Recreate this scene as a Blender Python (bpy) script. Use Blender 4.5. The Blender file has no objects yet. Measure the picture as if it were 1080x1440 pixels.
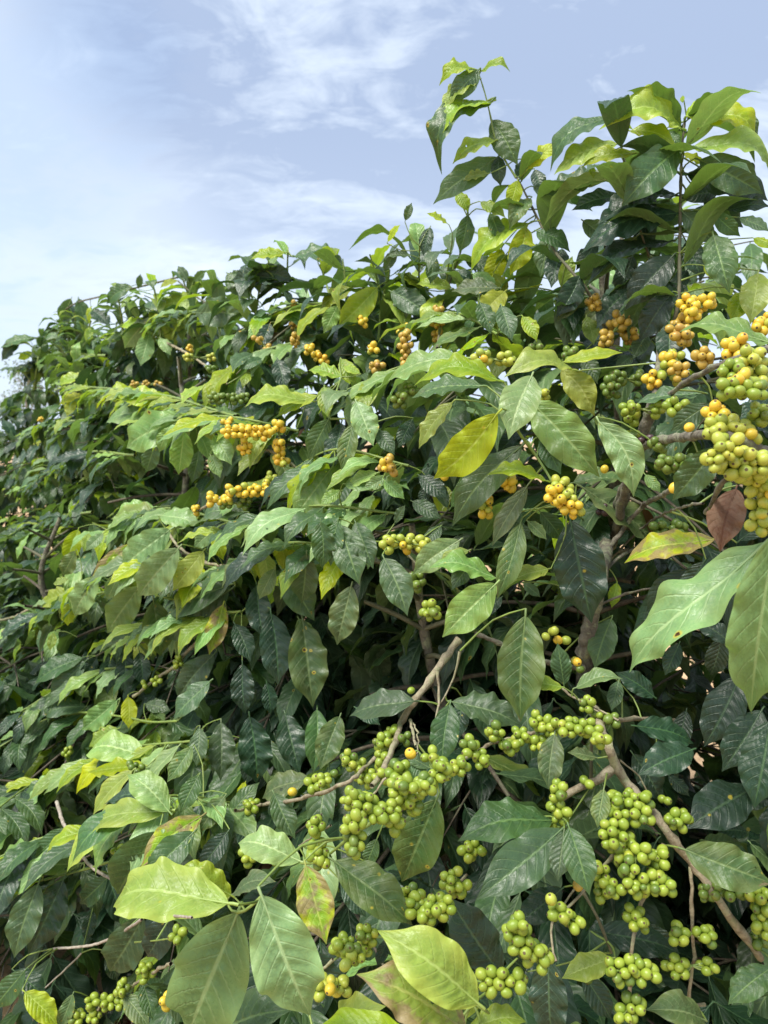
import bpy, math, random
import numpy as np
from mathutils import Vector, Matrix
rng = np.random.default_rng(7)
random.seed(7)
scn = bpy.context.scene
COL = scn.collection
R = math.radians
FPX = 1047.0                                   # focal length in photograph pixels (1080 x 1440)
# ------------------------------------------------------------------ camera
cam = bpy.data.cameras.new("camera")
cam.sensor_fit = 'VERTICAL'
cam.angle = 2*math.atan(720/FPX)
cam.clip_start = .02
cam.clip_end = 3000
cam.dof.use_dof = True; cam.dof.focus_distance = .95; cam.dof.aperture_fstop = 6.5
cam_o = bpy.data.objects.new("camera", cam)
COL.objects.link(cam_o)
PITCH = R(-5.45)
cam_o.location = (0, 0, 1.5)
cam_o.rotation_euler = (R(90)+PITCH, 0, 0)
scn.camera = cam_o
CM = np.array(Matrix.Translation((0, 0, 1.5)) @ Matrix.Rotation(R(90)+PITCH, 4, 'X'))
CR, CT = CM[:3, :3], CM[:3, 3]

def P(px, py, d):
    return CR @ np.array([(px-540)/FPX*d, -(py-720)/FPX*d, -d]) + CT

def project(pts):
    q = (np.asarray(pts)-CT) @ CR
    d = np.maximum(-q[..., 2], 1e-4)
    return q[..., 0]/d*FPX+540, 720-q[..., 1]/d*FPX, -q[..., 2]

def nrm(v):
    v = np.asarray(v, float)
    return v/(np.linalg.norm(v)+1e-12)

# how far away the front of the hedge stands, along the lines of sight of a few landmarks
D0PTS = np.array([
    (1060,820,.64),(1000,650,.70),(1050,560,.72),(1040,1260,.80),(900,1200,.80),(600,1100,.78),(500,1160,.76),(400,1320,.72),
    (600,1380,.70),(740,1320,.75),(690,600,.95),(780,690,.95),(800,800,.98),(560,850,1.05),(650,850,.95),(640,540,1.0),(350,610,1.4),
    (330,690,1.4),(450,760,1.2),(400,880,1.35),(230,800,1.5),(130,810,1.7),(350,1060,1.4),(250,1150,1.15),(260,1260,.85),(100,1250,1.4),
    (30,1300,1.35),(100,920,2.0),(30,800,2.8),(50,1000,2.0),(20,700,3.6),(20,560,4.8),(100,560,3.2),(60,480,4.4),(220,420,2.7),
    (400,400,1.95),(560,430,1.6),(640,330,1.5),(700,150,1.35),(700,300,1.35),(900,200,1.15),(960,300,1.12),(1060,400,1.08),(850,450,1.2),
    (820,560,1.15),(900,620,1.0),(850,750,1.22),(830,900,1.05),(730,940,.98),(1000,1050,.98),(450,500,1.7),(300,1400,.92),(150,1400,1.3),
    (960,1000,1.0),(880,1380,.8),(1040,1400,.85),(40,1420,1.3),(540,620,1.15),(480,560,1.3),(250,620,1.6),(180,680,2.2),(120,620,2.7),
    (560,980,1.0),(440,1010,1.3),(700,1130,.86),(850,1050,.84)], float)

def D0(px, py):
    px = np.clip(np.asarray(px, float), -60, 1140)
    py = np.clip(np.asarray(py, float), 60, 1500)
    r2 = (px[..., None]-D0PTS[:, 0])**2 + (py[..., None]-D0PTS[:, 1])**2 + 600
    w = r2**-1.7
    return (w*D0PTS[:, 2]).sum(-1)/w.sum(-1)

# open pockets in the hedge where only deeper, shaded leaves grow: x, y, radius, extra depth
POCK = np.array([(520,930,110,.30),(960,1050,130,.35),(620,960,90,.3),(235,530,70,.35),(70,1340,90,.25),(880,1330,110,.3),(790,980,80,.3),
    (700,1240,110,.3),(980,1280,80,.6),(1000,1095,45,.6),(560,1240,70,.25),(330,960,70,.2),(930,900,90,.25),(150,1230,50,.2)], float)

def pocket(px, py):
    r = np.hypot(np.asarray(px)[..., None]-POCK[:, 0], np.asarray(py)[..., None]-POCK[:, 1])/POCK[:, 2]
    return (np.clip(1.25-r, 0, .5)*2*POCK[:, 3]).max(-1)

SKX = [-400, 0, 28, 34, 60, 90, 130, 170, 250, 350, 370, 410, 480, 520, 560, 600, 640, 680, 700, 712, 765, 775, 800, 850, 900, 950, 1000, 1080, 1500]
SKY = [560, 560, 556, 500, 472, 425, 440, 400, 384, 386, 352, 342, 362, 352, 302, 290, 288, 300, 320, 405, 410, 420, 390, 300, 240, 225, 235, 300, 320]

# ------------------------------------------------------------------ materials
def lin(h):
    c = [int(h[i:i+2], 16)/255 for i in (0, 2, 4)]
    return tuple(x/12.92 if x <= .04045 else ((x+.055)/1.055)**2.4 for x in c)+(1,)

class NT:
    def __init__(s, name):
        s.m = bpy.data.materials.new(name)
        s.m.use_nodes = True
        s.t = s.m.node_tree
        s.t.nodes.clear()
    def n(s, typ, **kw):
        nd = s.t.nodes.new(typ)
        for k, v in kw.items():
            setattr(nd, k, v)
        return nd
    def put(s, sock, v):
        if isinstance(v, bpy.types.NodeSocket):
            s.t.links.new(v, sock)
        else:
            sock.default_value = v
    def math(s, op, a, b=0.0, c=0.0, clamp=False):
        nd = s.n('ShaderNodeMath', operation=op, use_clamp=clamp)
        for i, v in enumerate((a, b, c)):
            s.put(nd.inputs[i], v)
        return nd.outputs[0]
    def mix(s, f, a, b, blend='MIX'):
        nd = s.n('ShaderNodeMix', data_type='RGBA', blend_type=blend)
        s.put(nd.inputs[0], f); s.put(nd.inputs[6], a); s.put(nd.inputs[7], b)
        return nd.outputs[2]
    def step(s, x, lo, hi, a=0.0, b=1.0):
        nd = s.n('ShaderNodeMapRange', interpolation_type='SMOOTHSTEP')
        for i, v in enumerate((x, lo, hi, a, b)):
            s.put(nd.inputs[i], v)
        return nd.outputs[0]
    def noise(s, vec, scale, detail=3, rough=.55, dist=0.0):
        nd = s.n('ShaderNodeTexNoise')
        if vec is not None:
            s.put(nd.inputs['Vector'], vec)
        nd.inputs['Scale'].default_value = scale
        nd.inputs['Detail'].default_value = detail
        nd.inputs['Roughness'].default_value = rough
        nd.inputs['Distortion'].default_value = dist
        return nd.outputs[0]
    def vadd(s, a, b):
        nd = s.n('ShaderNodeVectorMath', operation='ADD')
        s.put(nd.inputs[0], a); s.put(nd.inputs[1], b)
        return nd.outputs[0]
    def comb(s, x, y, z):
        nd = s.n('ShaderNodeCombineXYZ')
        for i, v in enumerate((x, y, z)):
            s.put(nd.inputs[i], v)
        return nd.outputs[0]
    def out(s, sh):
        o = s.n('ShaderNodeOutputMaterial')
        s.t.links.new(sh, o.inputs[0])

def leaf_material(name, base, edge, vein, trans, chlor=.2, spots=.3, rough=.42, tmix=.24, brown=0.0, veinamt=.35, holes=0.0):
    k = NT(name)
    uv = k.n('ShaderNodeUVMap').outputs[0]
    sep = k.n('ShaderNodeSeparateXYZ'); k.put(sep.inputs[0], uv)
    t, v = sep.outputs[0], sep.outputs[1]
    av = k.math('MULTIPLY', k.math('ABSOLUTE', k.math('SUBTRACT', v, .5)), 2.0)
    at = k.n('ShaderNodeAttribute', attribute_name='leafrand').outputs['Fac']
    rnd = k.math('FRACT', k.math('ADD', k.n('ShaderNodeObjectInfo').outputs['Random'], at))
    rnd2 = k.math('FRACT', k.math('MULTIPLY', rnd, 17.31))
    rnd3 = k.math('FRACT', k.math('MULTIPLY', rnd, 57.77))
    p = k.vadd(k.comb(k.math('MULTIPLY', t, 2.4), v, 0.0), k.comb(k.math('MULTIPLY', rnd, 40.0), k.math('MULTIPLY', rnd2, 30.0), 0.0))
    big = k.noise(p, 2.2, 3)
    fine = k.noise(p, 22, 3)
    side = k.math('MULTIPLY', k.math('GREATER_THAN', v, .5), .5)
    ph = k.math('FRACT', k.math('ADD', k.math('SUBTRACT', k.math('MULTIPLY', t, 9.0), k.math('MULTIPLY', k.math('POWER', av, 1.25), 1.9)), side))
    dl = k.math('ABSOLUTE', k.math('SUBTRACT', ph, .5))
    lat = k.math('MULTIPLY', k.step(dl, .10, .015), k.step(av, .98, .55))
    mid = k.step(av, .085, .025)
    # blade colour: leaf to leaf, blotch to blotch
    col = k.mix(k.step(big, .3, .72), base, tuple(x*.68 for x in base[:3])+(1,))
    col = k.mix(k.math('MULTIPLY', k.step(fine, .35, .75), .22), col, edge)
    ch = k.math('MULTIPLY', k.step(k.math('ADD', k.math('ADD', av, k.math('MULTIPLY', big, 1.1)), k.math('MULTIPLY', rnd2, .35)), 1.02, 1.65), chlor)
    col = k.mix(ch, col, edge)
    veinf = k.math('MAXIMUM', k.math('MULTIPLY', lat, veinamt), k.math('MULTIPLY', mid, .8))
    col = k.mix(veinf, col, vein)
    hs = k.n('ShaderNodeHueSaturation')
    k.put(hs.inputs['Hue'], k.math('MULTIPLY_ADD', rnd3, .03, .485))
    k.put(hs.inputs['Saturation'], k.math('MULTIPLY_ADD', rnd2, .25, .86))
    k.put(hs.inputs['Value'], k.math('MULTIPLY_ADD', rnd, .5, .75))
    k.put(hs.inputs['Color'], col)
    col = hs.outputs[0]
    # leaf spots and scorched margins
    vo = k.n('ShaderNodeTexVoronoi'); k.put(vo.inputs['Vector'], p); vo.inputs['Scale'].default_value = 3.4
    vd = k.math('ADD', vo.outputs['Distance'], k.math('MULTIPLY', k.math('SUBTRACT', fine, .5), .12))
    vs = k.n('ShaderNodeSeparateColor'); k.put(vs.inputs[0], vo.outputs['Color'])
    gate = k.math('MULTIPLY', k.math('LESS_THAN', vs.outputs[0], spots), k.math('GREATER_THAN', rnd3, .35))
    rad = k.math('MULTIPLY_ADD', vs.outputs[1], .12, .05)
    halo = k.math('MULTIPLY', k.step(vd, k.math('ADD', rad, .12), rad), gate)
    core = k.math('MULTIPLY', k.step(vd, rad, k.math('MULTIPLY', rad, .6)), gate)
    col = k.mix(k.math('MULTIPLY', halo, .65), col, lin('c9b53a'))
    col = k.mix(core, col, lin('4a3320'))
    sc = k.math('MULTIPLY', k.step(k.math('ADD', k.math('MULTIPLY', t, .55), k.math('MULTIPLY', big, .9)), .98, 1.1), k.math('GREATER_THAN', rnd2, .72))
    sc = k.math('MAXIMUM', k.math('MULTIPLY', sc, min(1, spots*2)), k.math('MULTIPLY', k.step(k.math('ADD', big, k.math('MULTIPLY', av, .25)), .55, .72), brown))
    col = k.mix(sc, col, k.mix(fine, lin('6b4a33'), lin('a88f78')))
    # paler, duller underside
    geo = k.n('ShaderNodeNewGeometry')
    under = k.mix(.35, col, k.mix(.5, edge, lin('8fa070')))
    colf = k.mix(geo.outputs['Backfacing'], col, under)
    bs = k.n('ShaderNodeBsdfPrincipled')
    k.put(bs.inputs['Base Color'], colf)
    rg = k.math('ADD', k.math('MULTIPLY_ADD', k.step(k.math('ADD', k.math('MULTIPLY', fine, .6), k.math('MULTIPLY', big, .5)), .35, .75), .3, rough-.13), k.math('MULTIPLY', geo.outputs['Backfacing'], .2))
    k.put(bs.inputs['Roughness'], rg)
    bs.inputs['Specular IOR Level'].default_value = .5
    h = k.math('ADD', k.math('MULTIPLY', k.math('MAXIMUM', lat, mid), -.7), k.math('MULTIPLY', k.math('COSINE', k.math('MULTIPLY', ph, 6.2832)), .35))
    h = k.math('ADD', h, k.math('MULTIPLY', fine, .5))
    bp = k.n('ShaderNodeBump'); bp.inputs['Strength'].default_value = .5; bp.inputs['Distance'].default_value = .0015
    k.put(bp.inputs['Height'], h)
    k.put(bs.inputs['Normal'], bp.outputs[0])
    tr = k.n('ShaderNodeBsdfTranslucent')
    k.put(tr.inputs[0], k.mix(k.math('MAXIMUM', sc, core), k.mix(.35, trans, col), lin('4a3320')))
    mx = k.n('ShaderNodeMixShader'); k.put(mx.inputs[0], tmix)
    k.t.links.new(bs.outputs[0], mx.inputs[1]); k.t.links.new(tr.outputs[0], mx.inputs[2])
    if holes:                              # insect bites
        v2 = k.n('ShaderNodeTexVoronoi'); k.put(v2.inputs['Vector'], k.vadd(p, (7.3, 2.1, 0.0))); v2.inputs['Scale'].default_value = 2.9
        s2 = k.n('ShaderNodeSeparateColor'); k.put(s2.inputs[0], v2.outputs['Color'])
        hd = k.math('ADD', v2.outputs['Distance'], k.math('MULTIPLY', k.math('SUBTRACT', k.noise(p, 9, 2), .5), .3))
        ho = k.math('MULTIPLY', k.math('LESS_THAN', hd, k.math('MULTIPLY_ADD', s2.outputs[1], .13, .06)), k.math('LESS_THAN', s2.outputs[0], holes))
        ho = k.math('MULTIPLY', ho, k.math('GREATER_THAN', av, .12))
        tp = k.n('ShaderNodeBsdfTransparent'); m2 = k.n('ShaderNodeMixShader'); k.put(m2.inputs[0], ho)
        k.t.links.new(mx.outputs[0], m2.inputs[1]); k.t.links.new(tp.outputs[0], m2.inputs[2])
        k.out(m2.outputs[0])
    else:
        k.out(mx.outputs[0])
    return k.m

LM = {
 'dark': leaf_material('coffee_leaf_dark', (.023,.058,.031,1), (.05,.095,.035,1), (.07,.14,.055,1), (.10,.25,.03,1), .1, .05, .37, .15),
 'mid': leaf_material('coffee_leaf_green', (.058,.122,.050,1), (.12,.20,.055,1), (.16,.26,.09,1), (.26,.46,.04,1), .2, .08, .38, .24),
 'light': leaf_material('coffee_leaf_pale', (.185,.335,.105,1), (.33,.46,.11,1), (.36,.50,.20,1), (.36,.62,.10,1), .32, .10, .37, .22, holes=.05),
 'lime': leaf_material('coffee_leaf_lime', (.235,.365,.034,1), (.45,.52,.045,1), (.36,.48,.10,1), (.48,.74,.03,1), .45, .12, .37, .32, holes=.05),
 'yellow': leaf_material('coffee_leaf_yellowing', (.31,.41,.012,1), (.50,.55,.025,1), (.44,.52,.09,1), (.70,.80,.02,1), .4, .32, .46, .36),
 'old': leaf_material('coffee_leaf_worn', (.075,.140,.042,1), (.18,.24,.06,1), (.20,.27,.10,1), (.22,.38,.04,1), .45, .32, .46, .22, .05, holes=.12),
 'scorched': leaf_material('coffee_leaf_scorched', (.21,.35,.035,1), (.50,.50,.045,1), (.40,.46,.10,1), (.50,.62,.03,1), .75, .45, .46, .28, .75, holes=.2),
 'brown': leaf_material('coffee_leaf_dead', (.17,.085,.045,1), (.27,.15,.08,1), (.10,.04,.02,1), (.4,.13,.04,1), .4, .3, .6, .25, .5, .2),
}
KINDS = list(LM)
AUTO_KINDS = ['dark', 'mid', 'light', 'lime', 'yellow', 'old', 'brown']

def bark_material(name, c1, c2, lichen, amt, rough=.85, bump=.5, sc=60):
    k = NT(name)
    co = k.n('ShaderNodeTexCoord').outputs['Object']
    a, b = k.noise(co, sc, 5, .65, .4), k.noise(co, sc*3, 4)
    col = k.mix(k.step(a, .3, .7), c1, c2)
    col = k.mix(k.math('MULTIPLY', k.step(k.noise(co, sc*.6, 5, .7), .48, .62), amt), col, lichen)
    col = k.mix(k.math('MULTIPLY', k.step(b, .55, .75), .5), col, tuple(x*.45 for x in c1[:3])+(1,))
    bs = k.n('ShaderNodeBsdfPrincipled'); k.put(bs.inputs['Base Color'], col); bs.inputs['Roughness'].default_value = rough
    bp = k.n('ShaderNodeBump'); bp.inputs['Strength'].default_value = bump; bp.inputs['Distance'].default_value = .004
    k.put(bp.inputs['Height'], k.math('ADD', a, k.math('MULTIPLY', b, .5))); k.put(bs.inputs['Normal'], bp.outputs[0])
    k.out(bs.outputs[0])
    return k.m

BM = {
 'bark': bark_material('coffee_bark', (.085,.074,.056,1), (.20,.18,.14,1), (.27,.29,.18,1), .8, .9, .9, 75),
 'pale': bark_material('fruiting_wood', (.17,.135,.085,1), (.36,.31,.21,1), (.30,.33,.17,1), .55, .8, .6, 90),
 'dead': bark_material('dead_twig_wood', (.22,.18,.14,1), (.42,.37,.31,1), (.45,.45,.36,1), .3, .9, .4, 90),
 'green': bark_material('green_shoot', (.14,.22,.045,1), (.22,.30,.06,1), (.2,.2,.08,1), .25, .5, .15, 60),
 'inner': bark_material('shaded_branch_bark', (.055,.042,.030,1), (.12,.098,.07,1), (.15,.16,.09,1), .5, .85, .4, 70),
 'dim': bark_material('shoot_bark', (.07,.075,.04,1), (.13,.12,.07,1), (.2,.2,.12,1), .3, .7, .3, 70),
}

def cherry_material(name, c1, c2, blush, blushamt):
    k = NT(name)
    co = k.n('ShaderNodeTexCoord').outputs['Object']
    at = k.n('ShaderNodeAttribute', attribute_name='leafrand').outputs['Fac']
    rnd = k.math('FRACT', k.math('ADD', k.n('ShaderNodeObjectInfo').outputs['Random'], at))
    rnd2 = k.math('FRACT', k.math('MULTIPLY', rnd, 23.7))
    q = k.vadd(co, k.comb(k.math('MULTIPLY', rnd, 9.0), 0.0, 0.0))
    nz = k.noise(q, 70, 3)
    col = k.mix(k.math('ADD', k.math('MULTIPLY', rnd, .6), k.math('MULTIPLY', k.step(nz, .3, .7), .4)), c1, c2)
    col = k.mix(k.math('MULTIPLY', k.step(k.noise(q, 45, 2), .5, .7), k.math('MULTIPLY', k.math('GREATER_THAN', rnd2, .5), blushamt)), col, blush)
    col = k.mix(k.math('MULTIPLY', k.step(k.noise(q, 420, 2), .62, .75), .45), col, tuple(x*.4 for x in c1[:3])+(1,))
    bs = k.n('ShaderNodeBsdfPrincipled'); k.put(bs.inputs['Base Color'], col)
    bs.inputs['Roughness'].default_value = .36
    bs.inputs['Subsurface Weight'].default_value = .0
    bp = k.n('ShaderNodeBump'); bp.inputs['Strength'].default_value = .12; bp.inputs['Distance'].default_value = .001
    k.put(bp.inputs['Height'], k.noise(q, 160, 2)); k.put(bs.inputs['Normal'], bp.outputs[0])
    k.out(bs.outputs[0])
    return k.m

CHM = {
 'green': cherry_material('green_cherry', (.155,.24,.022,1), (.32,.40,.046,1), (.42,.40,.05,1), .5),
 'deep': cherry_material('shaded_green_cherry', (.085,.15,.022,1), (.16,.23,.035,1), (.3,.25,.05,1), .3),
 'lime': cherry_material('turning_cherry', (.27,.36,.050,1), (.47,.48,.065,1), (.62,.48,.05,1), .7),
 'gold': cherry_material('yellow_cherry', (.52,.44,.04,1), (.78,.50,.045,1), (.70,.34,.03,1), .7),
 'tan': cherry_material('overripe_cherry', (.40,.27,.045,1), (.54,.37,.06,1), (.3,.13,.04,1), .6),
 'black': cherry_material('dried_cherry', (.030,.018,.022,1), (.09,.04,.05,1), (.05,.03,.03,1), .5),
}
k = NT('cherry_scar'); bs = k.n('ShaderNodeBsdfPrincipled'); bs.inputs['Base Color'].default_value = (.10,.07,.03,1); bs.inputs['Roughness'].default_value = .8; k.out(bs.outputs[0]); SCAR = k.m

# ------------------------------------------------------------------ mesh helpers
class MB:
    """collects faces into one mesh"""
    def __init__(s):
        s.v, s.f, s.m, s.uv, s.rand, s.n = [], [], [], [], [], 0
    def add(s, v, f, mi=0, uv=None, rnd=0.0):
        v = np.asarray(v, float); f = np.asarray(f, int)
        s.v.append(v); s.f.append(f+s.n); s.n += len(v)
        s.m.append(np.full(len(f), mi) if np.isscalar(mi) else np.asarray(mi))
        s.uv.append(np.zeros((len(v), 2)) if uv is None else uv)
        s.rand.append(np.full(len(v), rnd))
    def mesh(s, name, mats, origin=(0, 0, 0)):
        me = bpy.data.meshes.new(name)
        v = np.concatenate(s.v)-np.asarray(origin); f = np.concatenate(s.f); mi = np.concatenate(s.m)
        uv = np.concatenate(s.uv); rd = np.concatenate(s.rand)
        me.vertices.add(len(v)); me.vertices.foreach_set('co', v.astype(np.float32).ravel())
        me.loops.add(f.size); me.loops.foreach_set('vertex_index', f.astype(np.int32).ravel())
        me.polygons.add(len(f))
        me.polygons.foreach_set('loop_start', np.arange(0, f.size, 4, dtype=np.int32))
        me.polygons.foreach_set('material_index', mi.astype(np.int32))
        me.polygons.foreach_set('use_smooth', np.ones(len(f), bool))
        l = me.uv_layers.new(name='UVMap'); l.data.foreach_set('uv', uv[f.ravel()].astype(np.float32).ravel())
        a = me.attributes.new('leafrand', 'FLOAT', 'POINT'); a.data.foreach_set('value', rd.astype(np.float32))
        for m in mats:
            me.materials.append(m)
        me.update(calc_edges=True)
        return me

def link(name, data, loc=(0, 0, 0), parent=None, ploc=None):
    o = bpy.data.objects.new(name, data)
    COL.objects.link(o)
    loc = np.asarray(loc, float)
    if parent is not None:
        o.parent = parent
        loc = loc-np.asarray(ploc)
    o.location = loc
    return o

def smooth_path(pts, n):
    pts = np.asarray(pts, float)
    if len(pts) == 2:
        return pts[0]+(pts[1]-pts[0])*np.linspace(0, 1, n)[:, None]
    e = np.vstack([2*pts[0]-pts[1], pts, 2*pts[-1]-pts[-2]])
    m = len(pts)-1
    o = []
    for u in np.linspace(0, m-1e-6, n):
        i = int(u); t = u-i
        a, b, c, d = e[i], e[i+1], e[i+2], e[i+3]
        o.append(.5*((2*b)+(c-a)*t+(2*a-5*b+4*c-d)*t*t+(3*b-a-3*c+d)*t**3))
    return np.array(o)

def tube(pts, rad, sides=7, lumps=None):
    pts = np.asarray(pts); n = len(pts)
    tan = np.gradient(pts, axis=0); tan /= np.linalg.norm(tan, axis=1)[:, None]+1e-12
    a = np.array([.31, .52, .79]); a = nrm(a-tan[0]*a.dot(tan[0]))
    ang = np.arange(sides)*2*np.pi/sides
    V = []
    for i in range(n):
        a = nrm(a-tan[i]*a.dot(tan[i])); b = np.cross(tan[i], a)
        r = rad[i]*(1 if lumps is None else 1+lumps*(rng.random(sides)-.5))
        V.append(pts[i]+(np.cos(ang)[:, None]*a+np.sin(ang)[:, None]*b)*(r[:, None] if not np.isscalar(r) else r))
    V = np.concatenate(V)
    i, j = np.meshgrid(np.arange(n-1), np.arange(sides), indexing='ij')
    q = np.stack([i*sides+j, i*sides+(j+1) % sides, (i+1)*sides+(j+1) % sides, (i+1)*sides+j], -1).reshape(-1, 4)
    c = [[(n-1)*sides+x for x in (0, t, t+1, t+1)] for t in range(1, sides-1)]
    c = [[x[0], x[1], x[2], x[0]] for x in c]
    return V, q

def leaf_geo(L=1.0, W=.42, bend=.08, fold=.25, wave=.10, quilt=.022, seed=0, nu=22, nv=10, sweep=0.0, twist=0.0, droop=0.0, petiole=.07):
    """one coffee leaf: base at the origin, tip at (L,0,0), upper side +z"""
    g = np.random.default_rng(seed)
    t = np.linspace(0, 1, nu+1)[:, None]
    v = np.linspace(-1, 1, nv+1)[None, :]
    prof = np.clip(t, 0, 1)**.80*np.clip(1-t, 0, 1)**.86
    prof = prof/prof.max()
    s = np.clip((t-.70)/.30, 0, 1)
    prof = prof*(1-.62*s*s*(3-2*s))+.010
    av = np.abs(v)
    hw = W/2*prof
    f1, f2 = g.uniform(2.2, 4.4), g.uniform(2.2, 4.4)
    p1, p2 = g.uniform(0, 6.28, 2)
    wv = np.where(v < 0, np.sin(t*f1*6.283+p1)+.3*np.sin(t*f1*11.9+p2), np.sin(t*f2*6.283+p2)+.3*np.sin(t*f2*11.1+p1))
    edge = 1+.022*wv
    y = v*hw*edge*np.cos(fold)
    z = av*hw*np.sin(fold)-.35*av**2*hw*np.sin(fold)*1.2
    z = z+wave*hw*av**2.2*wv*.55
    ph = 9*t-av**1.25*1.9+np.where(v > 0, .5, 0)
    z = z-quilt*W*np.cos(ph*6.283)*(1-av**3)*np.minimum(1, av*6)*np.clip(prof*1.6, 0, 1)*1.2
    a = twist*(t-.5)
    y, z = y*np.cos(a)-z*np.sin(a), y*np.sin(a)+z*np.cos(a)
    x = np.broadcast_to(t*L, y.shape).copy()
    sh = np.sin(np.pi*t**(1.0+droop))
    slope = bend*L*np.pi*np.cos(np.pi*t**(1.0+droop))*(1+droop)*np.clip(t, .02, 1)**droop/L
    th = np.arctan(slope)
    x = x-z*np.sin(th)
    z = z*np.cos(th)+bend*L*sh
    y = y+sweep*L*np.sin(np.pi*t)
    V = np.stack([x, y, z], -1).reshape(-1, 3)
    i, j = np.meshgrid(np.arange(nu), np.arange(nv), indexing='ij')
    w = nv+1
    F = np.stack([i*w+j, (i+1)*w+j, (i+1)*w+j+1, i*w+j+1], -1).reshape(-1, 4)
    uv = np.stack([np.broadcast_to(t, (nu+1, nv+1)), np.broadcast_to(v*.5+.5, (nu+1, nv+1))], -1).reshape(-1, 2)
    if petiole:
        r = .0095*L+.0004
        pl = petiole*L
        pp = np.array([[-pl, 0, -pl*.35], [-pl*.5, 0, -pl*.08], [0, 0, -.002*L], [.25*L, sweep*L*math.sin(math.pi*.25), bend*L*math.sin(math.pi*.25**(1+droop))-.006*L]])
        pv, pf = tube(pp, [r*1.1, r, r*.9, r*.4], 5)
        F = np.vstack([F, pf+len(V)]); V = np.vstack([V, pv]); uv = np.vstack([uv, np.tile([[.3, .5]], (len(pv), 1))])
    return V, F, uv

def frame(base, tip, nref):
    x = nrm(tip-base)
    z = nref-x*nref.dot(x)
    if np.linalg.norm(z) < 1e-4:
        z = np.array([0, 0, 1.0])-x*x[2]+np.array([.01, .02, 0])
    z = nrm(z); y = np.cross(z, x)
    return np.stack([x, y, z], 1)

# ------------------------------------------------------------------ the coffee trees
TREES = {}
def tree(key, x, y, H, label, spread=.72, seed=1, dens=1.0, lean=(0, 0), low=.14):
    o = bpy.data.objects.new('coffee_tree', None)
    COL.objects.link(o)
    o.location = (x, y, 0); o.empty_display_size = .1
    o['label'] = label; o['category'] = 'coffee tree'; o['group'] = 'coffee trees of the plantation row'
    TREES[key] = dict(o=o, loc=np.array([x, y, 0.0]), H=H, spread=spread, seed=seed, dens=dens, lean=lean, low=low, branches=[], leaves=[], clusters=[])

tree('near', .42, 1.44, 2.25, 'near coffee tree with a mossy trunk and tall upright leafy shoots against the sky', .62, 11)
tree('edge', 1.02, .98, 1.75, 'coffee tree at the right edge with big pale leaves below a thick yellow cherry cluster', .6, 12)
tree('front', .10, 1.34, 1.35, 'front coffee tree with long drooping branches full of hard green cherries', .62, 13)
tree('middle', -.10, 2.02, 2.62, 'coffee tree with ripe yellow cherries on bent branches in the middle of the row', .78, 14)
tree('pale', -.62, 2.22, 1.75, 'coffee tree with pale spotted yellowing leaf sprays and bare dead twigs near the ground', .88, 15, 1.05)
tree('behind', .75, 2.30, 2.4, 'coffee tree mostly hidden behind the tall upright shoots', .75, 16, .8)
tree('corner', -1.12, 2.45, 1.25, 'low dense coffee tree at the left edge below the yellowing sprays', .85, 21)
tree('shade', -.82, 3.15, 2.85, 'coffee tree with dark foliage and a shadowed hollow below its rounded top', .85, 17)
tree('fourth', -1.38, 3.95, 2.9, 'coffee tree with drooping grey-green top leaves, next to the shadowed hollow near the left edge', .85, 18)
tree('fifth', -1.98, 4.85, 2.75, 'small looking dark coffee tree whose overhanging branch touches open sky at the left edge', .9, 19, .9)

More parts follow.
